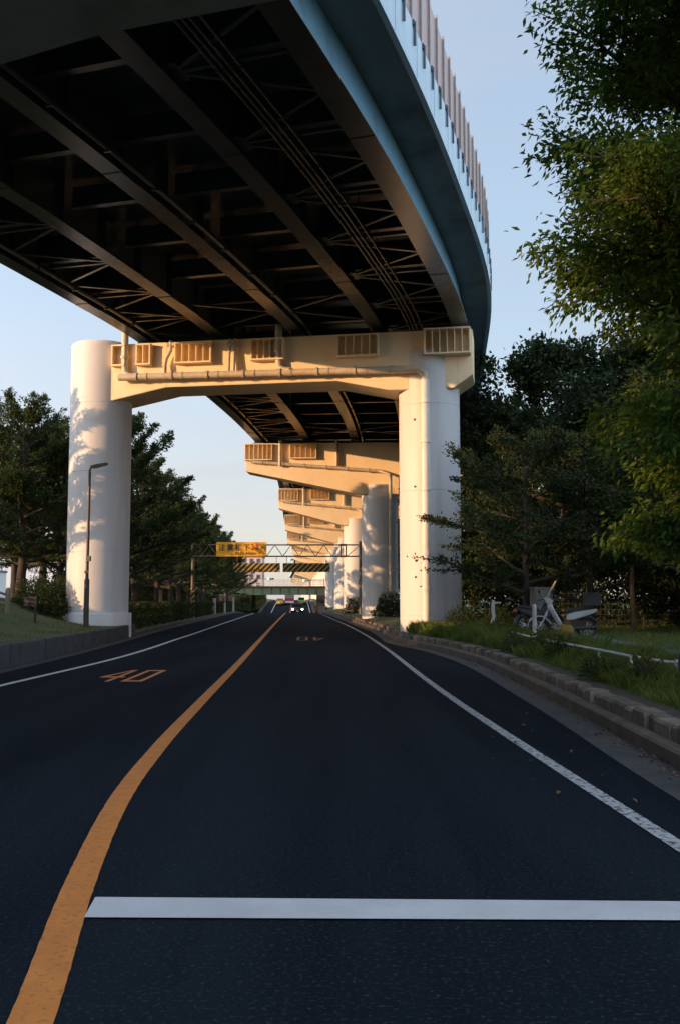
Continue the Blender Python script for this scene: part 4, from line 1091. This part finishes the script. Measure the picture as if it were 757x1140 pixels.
b = MB(); b.box((-19.5, BY, .5), (6.0, 9.4, 3.64)); rebase(b, ti).build('abutment', M['shaded_wall'], t, .02)
# underpass retaining wall right
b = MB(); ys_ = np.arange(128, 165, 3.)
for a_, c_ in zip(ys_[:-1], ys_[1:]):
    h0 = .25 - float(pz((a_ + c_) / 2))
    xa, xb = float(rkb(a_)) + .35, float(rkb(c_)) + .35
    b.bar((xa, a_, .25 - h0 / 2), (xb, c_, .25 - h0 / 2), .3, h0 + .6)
o = b.build('retaining_wall', M['shaded_wall']); tag(o, 'dark retaining wall where the road dips under the green bridge', 'wall')

def signal(x, y, zbase, ztop, xl, label, lit):
    t = empty('traffic_light', (x, y, zbase)); ti = V(*t.location); tag(t, label, 'traffic light')
    b = MB(); b.tube([(x, y, zbase), (x, y, ztop + .3)], .09, 10); b.tube([(x, y, ztop), (xl, y, ztop + .05)], .05, 8); rebase(b, ti).build('pole', M['galv'], t)
    b = MB(); b.box((xl, y - .1, ztop), (1.25, .22, .42)); hb = rebase(b, ti).build('signal_head', M['white_car'], t, .02)
    for k, xx in enumerate((-.4, 0, .4)):
        b = MB(); b.tube([(xl + xx, y - .22, ztop), (xl + xx, y - .235, ztop)], .15, 16); on = (k == 0 and lit)
        rebase(b, ti).build('lens', M['green_lamp'] if on else M['dead_lamp'], hb)
        b = MB(); b.tube([(xl + xx, y - .20, ztop), (xl + xx, y - .42, ztop + .02)], .18, 16, cap=False); rebase(b, ti).build('visor', M['white_car'], hb)
signal(-16.0, 178, 3.8, 5.25, -12.4, 'traffic light on a long arm above the left end of the green bridge', True)
signal(-2.9, 178, 3.8, 5.0, -6.1, 'traffic light showing green above the right end of the green bridge', True)
signal(-4.2, 235, 1.2, 11.0, -11.5, 'far high traffic light glimpsed below the viaduct beams', True)

# ------------------------------------------------------------------ vehicles
def car(name, x, y, z, rz, paint, label, lamps, hatch=True, cat='car'):
    t = empty(name, (x, y, z), rz); tag(t, label, cat)
    # local frame: front faces -Y, width X
    W = .86
    st = [(-2.1, .32, .62, .62), (-2.0, .25, .74, .78), (-1.3, .22, .90, .86), (-.75, .22, .96, .87), (.9, .22, .98, .87), (1.75, .25, .96, .84), (2.05, .34, .84, .76)]
    b = MB(); n = 10; vs = []; fs = []
    for (yy_, z0, z1, w) in st:
        zm = (z0 + z1) / 2
        ring = [(-w * .92, z0), (-w, z0 + .12), (-w, zm + .06), (-w * .93, z1 - .05), (-w * .78, z1), (w * .78, z1), (w * .93, z1 - .05), (w, zm + .06), (w, z0 + .12), (w * .92, z0)]
        vs += [(a_, yy_, c_) for a_, c_ in ring]
    for i in range(len(st) - 1):
        for k in range(n): fs.append((i * n + k, i * n + (k + 1) % n, (i + 1) * n + (k + 1) % n, (i + 1) * n + k))
    fs += [tuple(range(n)), tuple(range(len(st) * n - 1, (len(st) - 1) * n - 1, -1))]
    b.add(vs, fs, 0, True); b.build('body', paint, t)
    b = MB(); b.prism([(-1.05, .93), (1.75 if hatch else 1.5, .95), (1.45 if hatch else .95, 1.42), (.9, 1.47), (-.1, 1.46), (-.35, 1.41)], (0, 0, 0), (0, 1, 0), (0, 0, 1), (1, 0, 0), -.70, .70); b.build('cabin', M['glass'], t, .05)
    b = MB(); b.prism([(1.35 if hatch else .9, 1.425), (.9, 1.475), (-.1, 1.465), (-.3, 1.43), (-.1, 1.50), (.9, 1.51)], (0, 0, 0), (0, 1, 0), (0, 0, 1), (1, 0, 0), -.66, .66); b.build('roof', paint, t, .01)
    for sx in (-1, 1):
        for wy in (-1.3, 1.28):
            b = MB(); b.tube([(sx * .68, wy, .31), (sx * .87, wy, .31)], .31, 18); w_ = b.build('wheel', M['rubber'], t)
            b = MB(); b.tube([(sx * .872, wy, .31), (sx * .885, wy, .31)], .19, 14); b.build('rim', M['chrome'], w_)
        b = MB(); b.sphere((sx * .66, -2.06, .64), .10, 12, 8, 0, (1.25, .45, .8)); b.build('headlight', lamps, t)
        b = MB(); b.box((sx * .95, -.72, 1.0), (.17, .10, .13)); b.build('mirror', paint, t, .02)
        b = MB(); b.box((sx * .68, 2.04, .74), (.24, .06, .16)); b.build('tail_light', M['tail'], t, .01)
    b = MB(); b.box((0, -2.10, .50), (.9, .04, .16)); b.build('grille', M['black_plastic'], t)
    b = MB(); b.box((0, -2.125, .40), (.33, .02, .165)); b.build('number_plate', M['white_car'], t)
    return t
car('car', -5.95, 140, float(pz(140)), R(2.5), M['carpaint'], 'dark oncoming car with bright headlights in the right lane', M['headlamp'])
car('car', -13.3, 222, float(pz(222)), R(182), M['yellow_car'], 'yellow car far off under the green bridge', M['amber'], True)
car('car', -8.8, 228, float(pz(228)), R(2), M['lime_car'], 'lime green car far off under the right part of the green bridge', M['amber'], False)
t = empty('lorry', (-11.4, 226, float(pz(226)) - .05), R(2)); tag(t, 'red lorry with a white bumper far off under the green bridge', 'lorry')
b = MB(); b.prism([(-3, .55), (-3.05, 1.4), (-2.85, 2.4), (-1.5, 2.45), (-1.5, .55)], (0, 0, 0), (0, 1, 0), (0, 0, 1), (1, 0, 0), -1.05, 1.05); b.build('cab', M['red_truck'], t, .05)
b = MB(); b.prism([(-3.07, 1.45), (-2.9, 2.25), (-2.88, 2.25), (-3.05, 1.45)], (0, 0, 0), (0, 1, 0), (0, 0, 1), (1, 0, 0), -.9, .9); b.build('windscreen', M['glass'], t)
b = MB(); b.box((0, .9, 1.75), (2.1, 4.6, 2.1)); b.build('cargo_box', M['red_truck'], t, .03)
b = MB(); b.box((0, -3.1, .6), (2.0, .16, .4)); b.build('bumper', M['white_car'], t, .02)
for sx in (-1, 1):
    for wy in (-2.2, 2.0):
        b = MB(); b.tube([(sx * .8, wy, .42), (sx * 1.02, wy, .42)], .42, 16); w_ = b.build('wheel', M['rubber'], t)
        b = MB(); b.tube([(sx * 1.022, wy, .42), (sx * 1.04, wy, .42)], .24, 12); b.build('rim', M['chrome'], w_)
    b = MB(); b.box((sx * .8, -3.19, .66), (.26, .04, .14)); b.build('headlight', M['white_car'], t)

# mopeds --------------------------------------------------------------------
def wheel(parent, c, R0, name='wheel', w=.045):
    b = MB(); b.torus(c, (0, 1, 0), R0 - w, w, 28, 10); wo = b.build(name, M['rubber'], parent)
    b = MB(); b.torus(c, (0, 1, 0), R0 - 2 * w, .014, 24, 6); b.tube([(c[0], c[1] - .05, c[2]), (c[0], c[1] + .05, c[2])], .05, 12)
    for k in range(9):
        a = k * 2 * math.pi / 9; b.bar((c[0], c[1], c[2]), (c[0] + math.cos(a) * (R0 - 2 * w), c[1], c[2] + math.sin(a) * (R0 - 2 * w)), .012, .02)
    b.build('rim', M['chrome'], wo); return wo
def moped(x, y, z, rz, body, label, screen=True, box=True):
    """front towards -X"""
    t = empty('moped', (x, y, z), rz); tag(t, label, 'moped')
    wheel(t, (-.60, 0, .27), .27, 'wheel'); wheel(t, (.62, 0, .27), .27, 'wheel')
    b = MB(); b.tube([(-.60, -.07, .27), (-.42, -.06, .62), (-.34, 0, .80)], .026, 8); b.tube([(-.60, .07, .27), (-.42, .06, .62), (-.34, 0, .80)], .026, 8); b.build('fork', M['chrome'], t)
    b = MB(); n = 9
    prof = [(-.62, .585), (-.78, .53), (-.86, .42), (-.50, .55), (-.36, .45), (-.33, .38)]
    arc = [(-.60 + .33 * math.cos(a), .27 + .33 * math.sin(a)) for a in np.linspace(R(20), R(165), 9)]
    inn = [(-.60 + .305 * math.cos(a), .27 + .305 * math.sin(a)) for a in np.linspace(R(165), R(20), 9)]
    b.prism(arc + inn, (0, 0, 0), (1, 0, 0), (0, 0, 1), (0, 1, 0), -.07, .07); b.build('front_mudguard', body, t)
    # leg shield: broad curved white apron sloping back to the footboard
    b = MB(); rows = [(-.40, .92, .13), (-.37, .80, .20), (-.28, .62, .24), (-.18, .44, .25), (-.08, .30, .22), (.06, .245, .15)]
    vs = []; fs = []; m = 7
    for (xx, zz, w) in rows:
        for k in range(m):
            u = -1 + 2 * k / (m - 1); vs.append((xx + .10 * u * u, u * w, zz))
    for i in range(len(rows) - 1):
        for k in range(m - 1): fs.append((i * m + k, i * m + k + 1, (i + 1) * m + k + 1, (i + 1) * m + k))
    nb_ = len(vs); vs2 = vs + [(p[0] + .03, p[1], p[2] + .012) for p in vs]
    fs2 = fs + [tuple(q_ + nb_ for q_ in reversed(f_)) for f_ in fs]
    bd = [k for k in range(m)] + [i * m + m - 1 for i in range(1, len(rows))] + [(len(rows) - 1) * m + k for k in range(m - 2, -1, -1)] + [i * m for i in range(len(rows) - 2, 0, -1)]
    for i in range(len(bd)): a_, c_ = bd[i], bd[(i + 1) % len(bd)]; fs2.append((a_, c_, c_ + nb_, a_ + nb_))
    b.add(vs2, fs2, 0, True); b.build('leg_shield', body, t)
    b = MB(); b.prism([(-.40, .90), (-.46, .98), (-.42, 1.07), (-.24, 1.04), (-.22, .94)], (0, 0, 0), (1, 0, 0), (0, 0, 1), (0, 1, 0), -.13, .13); hc = b.build('handlebar_cover', body, t, .03)
    b = MB(); b.tube([(-.47, 0, 1.0), (-.40, 0, 1.0)], .085, 16); b.build('headlight', M['lamp_glass'], hc)
    b = MB(); b.tube([(-.18, -.34, 1.02), (-.26, -.14, 1.04), (-.28, 0, 1.03), (-.26, .14, 1.04), (-.18, .34, 1.02)], .016, 8)
    for s_ in (-1, 1): b.tube([(-.26, s_ * .24, 1.05), (-.22, s_ * .30, 1.25)], .008, 6); b.sphere((-.22, s_ * .31, 1.29), .06, 10, 6, 0, (.35, 1, .8))
    b.build('handlebar', M['black_plastic'], t)
    if screen:
        b = MB(); b.prism([(-.42, 1.04), (-.16, 1.52), (-.145, 1.515), (-.40, 1.03)], (0, 0, 0), (1, 0, 0), (0, 0, 1), (0, 1, 0), -.22, .22); b.build('windscreen', M['clearscreen'], t)
    b = MB(); b.prism([(-.10, .24), (.35, .22), (.62, .36), (.56, .46), (.25, .46), (.02, .34)], (0, 0, 0), (1, 0, 0), (0, 0, 1), (0, 1, 0), -.11, .11); b.tube([(.28, -.16, .26), (.85, -.18, .30)], .05, 10); b.build('engine', M['black_plastic'], t, .02)
    b = MB(); b.prism([(.10, .48), (.30, .50), (.80, .66), (.92, .74), (.90, .79), (.34, .70), (.12, .64)], (0, 0, 0), (1, 0, 0), (0, 0, 1), (0, 1, 0), -.13, .13); b.build('side_panel', body, t, .03)
    b = MB(); b.prism([(.05, .66), (.36, .715), (.80, .80), (.78, .86), (.45, .84), (.10, .77)], (0, 0, 0), (1, 0, 0), (0, 0, 1), (0, 1, 0), -.14, .14); b.build('seat', M['seat'], t, .03)
    arc = [(.62 + .34 * math.cos(a), .27 + .34 * math.sin(a)) for a in np.linspace(R(5), R(120), 8)]; inn = [(.62 + .31 * math.cos(a), .27 + .31 * math.sin(a)) for a in np.linspace(R(120), R(5), 8)]
    b = MB(); b.prism(arc + inn, (0, 0, 0), (1, 0, 0), (0, 0, 1), (0, 1, 0), -.08, .08); b.build('rear_mudguard', M['black_plastic'], t)
    b = MB(); b.box((.93, 0, .70), (.06, .15, .08)); b.build('tail_light', M['tail'], t, .01)
    if box:
        b = MB(); b.box((.78, 0, 1.02), (.42, .42, .32)); b.box((.78, 0, 1.19), (.45, .45, .03)); b.box((.78, 0, .875), (.5, .3, .02)); b.build('top_box', M['black_plastic'], t, .02)
    b = MB(); b.bar((.05, .1, .25), (.12, .28, .0), .02, .02); b.build('side_stand', M['chrome'], t)
    return t
moped(5.88, 26.4, .487, R(-8), M['white_plastic'], 'white and black moped with windscreen parked on the path facing left')
moped(6.25, 31.2, .47, R(205), M['black_plastic'], 'dark moped behind the white one showing its red tail light', False, False)
b = MB(); b.sphere((0, 0, .2), .2, 14, 9, 0, (1, .7, 1)); b.tube([(0, 0, .36), (.02, 0, .46)], [.07, .10], 10)
o = b.build('bag', M['yellow'], None, 0, (5.92, 26.1, .487)); tag(o, 'small yellow bag on the ground beside the white moped', 'bag')

# utility cabinet
t = empty('utility_cabinet', (6.5, 32.2, rz_(6.5, 32.2)), R(10)); tag(t, 'pale metal utility cabinet behind the mopeds', 'cabinet')
b = MB(); b.box((0, 0, .72), (.62, .4, 1.35)); b.box((0, 0, 1.42), (.68, .46, .06)); b.build('housing', M['cabinet'], t, .012)
b = MB(); b.box((0, -.212, .72), (.54, .02, 1.2)); d_ = b.build('door', M['cabinet'], t, .006); b = MB(); b.box((.2, -.235, .75), (.03, .03, .14)); b.build('handle', M['dark_metal'], d_)

# bicycle at the right edge (front wheel to the left)
t = empty('bicycle', (4.41, 12.05, rz_(4.42, 12.05) - .03), R(-4)); tag(t, 'bicycle at the right picture edge with only its wheel showing', 'bicycle')
def bwheel(c):
    b = MB(); b.torus(c, (0, 1, 0), .315, .02, 36, 8); wo = b.build('wheel', M['rubber'], t)
    b = MB(); b.torus(c, (0, 1, 0), .292, .010, 32, 6); b.tube([(c[0], c[1] - .05, c[2]), (c[0], c[1] + .05, c[2])], .022, 8)
    for k in range(24):
        a = k * math.pi / 12; b.bar((c[0], c[1] + (.02 if k % 2 else -.02), c[2]), (c[0] + math.cos(a) * .29, c[1], c[2] + math.sin(a) * .29), .003, .003)
    b.build('rim', M['dark_metal'], wo)
bwheel((0, 0, .335)); bwheel((1.08, 0, .335))
b = MB(); FT, ST, BBk, RA = (.27, 0, .86), (.70, 0, .84), (.60, 0, .29), (1.08, 0, .335)
for a_, c_ in (((.30, 0, .72), BBk), (FT, (.32, 0, .66)), ((.31, 0, .76), (.69, 0, .74)), (ST, BBk), (BBk, (1.08, .06, .335)), (BBk, (1.08, -.06, .335)), ((.69, 0, .76), (1.08, .06, .335)), ((.69, 0, .76), (1.08, -.06, .335))): b.tube([a_, c_], .015, 8)
b.build('frame', M['bracket'], t)
b = MB(); b.tube([(0, .06, .335), (.2, .05, .6), (.29, 0, .70)], .012, 8); b.tube([(0, -.06, .335), (.2, -.05, .6), (.29, 0, .70)], .012, 8); b.build('fork', M['chrome'], t)
b = MB(); b.tube([(.27, 0, .82), (.22, 0, .98), (.30, .12, 1.02), (.46, .27, 1.0)], .012, 8); b.tube([(.22, 0, .98), (.30, -.12, 1.02), (.46, -.27, 1.0)], .012, 8); b.build('handlebar', M['chrome'], t)
b = MB(); b.tube([(.70, 0, .80), (.72, 0, .93)], .013, 8); b.prism([(.58, .93), (.86, .93), (.90, .985), (.60, .97)], (0, 0, 0), (1, 0, 0), (0, 0, 1), (0, 1, 0), -.07, .07); b.build('saddle', M['seat'], t, .015)
b = MB(); b.tube([(.60, -.05, .29), (.60, .05, .29)], .09, 18); b.bar((.60, .08, .29), (.72, .08, .17), .015, .02); b.bar((.60, -.08, .29), (.48, -.08, .41), .015, .02); b.box((.74, .12, .16), (.09, .08, .02)); b.box((.46, -.12, .42), (.09, .08, .02)); b.build('crank', M['chrome'], t)
b = MB(); b.box((-.02, 0, .88), (.30, .34, .22)); b.build('basket', M['galv'], t, .02)

# dark mesh fence behind the right lawn
t = empty('mesh_fence', (12, 36, rz_(12, 36))); ti = V(*t.location); tag(t, 'dark green mesh fence in the shade behind the right lawn', 'fence')
A_, B_ = V(7.5, 38.5, .45), V(22, 30.5, .45); nn = 8
for k in range(nn + 1):
    p = A_ + (B_ - A_) * k / nn; b = MB(); b.tube([p, p + V(0, 0, 1.5)], .035, 8); rebase(b, ti).build('post', M['mesh_fence'], t)
b = MB(); d_ = unit(B_ - A_); Lf = np.linalg.norm(B_ - A_)
for z in np.arange(.1, 1.5, .2): b.bar(A_ + V(0, 0, z), B_ + V(0, 0, z), .012, .012)
for s in np.arange(0, Lf, .15): b.bar(A_ + d_ * s + V(0, 0, .05), A_ + d_ * s + V(0, 0, 1.45), .008, .008)
rebase(b, ti).build('mesh_panel', M['mesh_fence'], t)

# person on the left behind the trees ----------------------------------------
def person(x, y, z, rz, h, label):
    me = bpy.data.meshes.new('person'); s = h / 1.72
    J = dict(pel=(0, 0, .93), ch=(0, 0, 1.22), sh=(0, 0, 1.42), nk=(0, -.01, 1.50), hd=(0, -.02, 1.60), top=(0, -.01, 1.68),
             la=(.19, 0, 1.40), le=(.25, .03, 1.12), lh=(.24, -.10, .88), lf=(.24, -.14, .80), ra=(-.19, 0, 1.40), re=(-.25, .05, 1.12), rh=(-.25, .0, .87), rf=(-.25, -.02, .78),
             lp=(.09, 0, .90), lk=(.10, -.10, .50), lan=(.10, -.04, .09), lt=(.11, -.20, .04), rp=(-.09, 0, .90), rk=(-.10, .02, .50), ran=(-.10, .18, .12), rt=(-.11, .04, .04))
    rad = dict(pel=.13, ch=.125, sh=.10, nk=.052, hd=.095, top=.07, la=.062, le=.044, lh=.032, lf=.028, ra=.062, re=.044, rh=.032, rf=.028, lp=.088, lk=.060, lan=.042, lt=.035, rp=.088, rk=.060, ran=.042, rt=.035)
    E_ = [('pel', 'ch'), ('ch', 'sh'), ('sh', 'nk'), ('nk', 'hd'), ('hd', 'top'), ('sh', 'la'), ('la', 'le'), ('le', 'lh'), ('lh', 'lf'), ('sh', 'ra'), ('ra', 're'), ('re', 'rh'), ('rh', 'rf'), ('pel', 'lp'), ('lp', 'lk'), ('lk', 'lan'), ('lan', 'lt'), ('pel', 'rp'), ('rp', 'rk'), ('rk', 'ran'), ('ran', 'rt')]
    ks = list(J); me.from_pydata([tuple(c * s for c in J[k]) for k in ks], [(ks.index(a), ks.index(b_)) for a, b_ in E_], [])
    tmp = bpy.data.objects.new('tmp', me); col.objects.link(tmp); sk = tmp.modifiers.new('s', 'SKIN'); sub = tmp.modifiers.new('d', 'SUBSURF'); sub.levels = 2; sub.render_levels = 2
    for i, k in enumerate(ks):
        me.skin_vertices[0].data[i].radius = (rad[k] * s, rad[k] * s * (.8 if k in ('ch', 'sh', 'pel') else 1)); me.skin_vertices[0].data[i].use_root = (k == 'pel')
    dg = bpy.context.evaluated_depsgraph_get(); m2 = bpy.data.meshes.new_from_object(tmp.evaluated_get(dg)); bpy.data.objects.remove(tmp)
    m2.materials.clear()
    for k in ('skin', 'jacket', 'trousers', 'black_plastic'): m2.materials.append(M[k])
    for p in m2.polygons:
        c = p.center / s; p.use_smooth = True
        p.material_index = 0 if c.z > 1.475 or (abs(c.x) > .19 and c.z < .9) else (1 if c.z > .9 else (2 if c.z > .1 else 3))
    o = link('person', m2); o.location = (x, y, z); o.rotation_euler = (0, 0, rz); tag(o, label, 'person')
    b = MB(); b.sphere((0, .0, 1.655 * s), .105 * s, 14, 9, 0, (.92, 1.0, .8)); b.build('hair', M['hair'], o)
person(-21.9, 69, lz(-21.9, 69), R(70), 1.66, 'person in orange jacket and blue trousers walking behind the left tree trunks')

# distant buildings -----------------------------------------------------------
def block(x, y, w, d, h, wm, label, floors, bays, name='apartment_block'):
    t = empty(name, (x, y, -.2)); tag(t, label, 'building')
    b = MB(); b.box((0, 0, h / 2), (w, d, h)); b.build('wall', wm, t)
    b = MB(); b.box((0, 0, h + .25), (w + .5, d + .5, .5)); b.box((w * .2, 0, h + 1.4), (w * .25, d * .4, 2)); b.build('roof', M['roof'], t)
    for i in range(floors):
        for k in range(bays):
            b = MB(); xx = -w / 2 + w * (k + .5) / bays; zz = h * (i + .55) / floors
            b.box((xx, -d / 2 - .04, zz), (w / bays * .55, .06, h / floors * .5)); b.box((xx, -d / 2 - .12, zz - h / floors * .3), (w / bays * .62, .2, .08)); b.build('window', M['glass'], t)
block(-33, 350, 12, 12, 16.5, M['pink_wall'], 'pinkish apartment block far off behind the yellow sign', 6, 5)
block(-120, 260, 60, 16, 9, M['pale_wall'], 'long pale low building far off beyond the left lawn', 3, 14, 'low_building')
block(-175, 340, 40, 16, 12, M['pale_wall'], 'second pale building far off at the left edge', 4, 9, 'low_building')

# ------------------------------------------------------------------ light, sky, camera
SUN_AZ = 243.   # clockwise from +Y : behind the viewer, to the left
SUN_EL = 8.
w = bpy.data.worlds.new("World"); sc.world = w; w.use_nodes = True
nt = w.node_tree; N_ = nt.nodes; L_ = nt.links; bg = N_['Background']
sky = N_.new('ShaderNodeTexSky'); sky.sky_type = 'NISHITA'; sky.sun_disc = False
sky.sun_elevation = R(SUN_EL); sky.sun_rotation = R(SUN_AZ); sky.air_density = 1.0; sky.dust_density = .8; sky.ozone_density = 1.6; sky.altitude = 0
tc = N_.new('ShaderNodeTexCoord'); mp = N_.new('ShaderNodeMapping'); mp.inputs['Scale'].default_value = (1.2, 1.2, 5.5)
L_.new(tc.outputs['Generated'], mp.inputs['Vector'])
nz = N_.new('ShaderNodeTexNoise'); nz.inputs['Scale'].default_value = 2.2; nz.inputs['Detail'].default_value = 5; nz.inputs['Roughness'].default_value = .55; nz.inputs['Distortion'].default_value = .4
L_.new(mp.outputs[0], nz.inputs['Vector'])
mr = N_.new('ShaderNodeMapRange'); mr.inputs['From Min'].default_value = .35; mr.inputs['From Max'].default_value = .75; mr.inputs['To Min'].default_value = .55; mr.inputs['To Max'].default_value = .80
L_.new(nz.outputs['Fac'], mr.inputs['Value'])
mx = N_.new('ShaderNodeMix'); mx.data_type = 'RGBA'; mx.inputs['B'].default_value = (1.34, 1.46, 1.70, 1)
sx_ = N_.new('ShaderNodeSeparateXYZ'); L_.new(tc.outputs['Generated'], sx_.inputs[0])
hz_ = N_.new('ShaderNodeMapRange'); hz_.inputs['From Min'].default_value = 0; hz_.inputs['From Max'].default_value = .35; hz_.inputs['To Min'].default_value = .22; hz_.inputs['To Max'].default_value = 0
L_.new(sx_.outputs['Z'], hz_.inputs['Value'])
ad_ = N_.new('ShaderNodeMath'); ad_.operation = 'ADD'; ad_.use_clamp = True; L_.new(mr.outputs[0], ad_.inputs[0]); L_.new(hz_.outputs[0], ad_.inputs[1])
L_.new(ad_.outputs[0], mx.inputs['Factor'])
# thin high cloud is brighter towards the sun (forward scattering)
dt_ = N_.new('ShaderNodeVectorMath'); dt_.operation = 'DOT_PRODUCT'; L_.new(tc.outputs['Generated'], dt_.inputs[0])
dt_.inputs[1].default_value = (math.sin(R(SUN_AZ)) * math.cos(R(SUN_EL)), math.cos(R(SUN_AZ)) * math.cos(R(SUN_EL)), math.sin(R(SUN_EL)))
f1_ = N_.new('ShaderNodeMath'); f1_.operation = 'MULTIPLY_ADD'; f1_.inputs[1].default_value = .5; f1_.inputs[2].default_value = .5; L_.new(dt_.outputs['Value'], f1_.inputs[0])
f2_ = N_.new('ShaderNodeMath'); f2_.operation = 'POWER'; f2_.inputs[1].default_value = 2; L_.new(f1_.outputs[0], f2_.inputs[0])
f3_ = N_.new('ShaderNodeMath'); f3_.operation = 'MULTIPLY_ADD'; f3_.inputs[1].default_value = 2.4; f3_.inputs[2].default_value = .86; L_.new(f2_.outputs[0], f3_.inputs[0])
vs_ = N_.new('ShaderNodeVectorMath'); vs_.operation = 'SCALE'; vc_ = N_.new('ShaderNodeMix'); vc_.data_type = 'RGBA'; vc_.inputs['A'].default_value = (1.32, 1.47, 1.74, 1); vc_.inputs['B'].default_value = (1.58, 1.44, 1.46, 1)
hm_ = N_.new('ShaderNodeMapRange'); hm_.inputs['From Min'].default_value = .28; hm_.inputs['From Max'].default_value = .02; L_.new(sx_.outputs['Z'], hm_.inputs['Value']); L_.new(hm_.outputs[0], vc_.inputs['Factor']); L_.new(vc_.outputs['Result'], vs_.inputs[0]); L_.new(f3_.outputs[0], vs_.inputs['Scale']); L_.new(vs_.outputs[0], mx.inputs['B']); L_.new(sky.outputs[0], mx.inputs['A'])
# unseen cloud glow added behind the viewer, right, to brighten shaded faces
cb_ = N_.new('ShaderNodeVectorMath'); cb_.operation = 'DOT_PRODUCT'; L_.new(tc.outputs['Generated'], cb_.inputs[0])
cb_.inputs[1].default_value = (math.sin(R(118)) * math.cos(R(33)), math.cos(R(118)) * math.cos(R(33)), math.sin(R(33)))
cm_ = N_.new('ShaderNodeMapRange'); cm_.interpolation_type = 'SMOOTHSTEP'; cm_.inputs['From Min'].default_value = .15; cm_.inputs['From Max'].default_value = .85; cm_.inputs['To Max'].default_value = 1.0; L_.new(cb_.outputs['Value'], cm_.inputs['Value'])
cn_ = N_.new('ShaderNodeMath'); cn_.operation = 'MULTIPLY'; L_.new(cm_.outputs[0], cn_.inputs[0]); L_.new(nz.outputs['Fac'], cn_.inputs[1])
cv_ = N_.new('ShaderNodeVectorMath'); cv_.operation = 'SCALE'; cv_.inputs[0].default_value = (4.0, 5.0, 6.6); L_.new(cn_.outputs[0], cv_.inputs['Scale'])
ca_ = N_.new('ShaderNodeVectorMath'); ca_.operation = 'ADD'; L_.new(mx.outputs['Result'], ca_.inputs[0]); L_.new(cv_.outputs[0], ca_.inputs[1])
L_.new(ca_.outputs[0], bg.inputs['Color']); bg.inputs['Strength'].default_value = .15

sd = bpy.data.lights.new('sun', 'SUN'); so = bpy.data.objects.new('sun', sd); col.objects.link(so)
sd.energy = 2.2; sd.angle = R(.53); sd.color = (1.0, .57, .28)
from mathutils import Vector
a = R(SUN_AZ); e = R(SUN_EL)
sv = Vector((math.sin(a) * math.cos(e), math.cos(a) * math.cos(e), math.sin(e)))
so.rotation_euler = (-sv).to_track_quat('-Z', 'Y').to_euler()

cd = bpy.data.cameras.new('camera'); co = bpy.data.objects.new('camera', cd); col.objects.link(co); sc.camera = co
FPX = 1104.; cd.sensor_fit = 'HORIZONTAL'; cd.sensor_width = 24.; cd.lens = FPX / 757 * 24.
cd.clip_start = .1; cd.clip_end = 6000
co.location = (0, 0, 1.5); co.rotation_euler = (math.pi / 2 + math.atan(98 / FPX), 0, 0)

sc.view_settings.view_transform = 'Standard'; sc.view_settings.look = 'None'; sc.view_settings.gamma = 1; sc.view_settings.use_curve_mapping = False
sc.view_settings.exposure = 1.45
sc.render.engine = 'CYCLES'; sc.cycles.use_denoising = True; sc.cycles.max_bounces = 8; sc.cycles.diffuse_bounces = 4; sc.cycles.transparent_max_bounces = 8
sc.cycles.sample_clamp_indirect = 6
sc.render.use_persistent_data = False
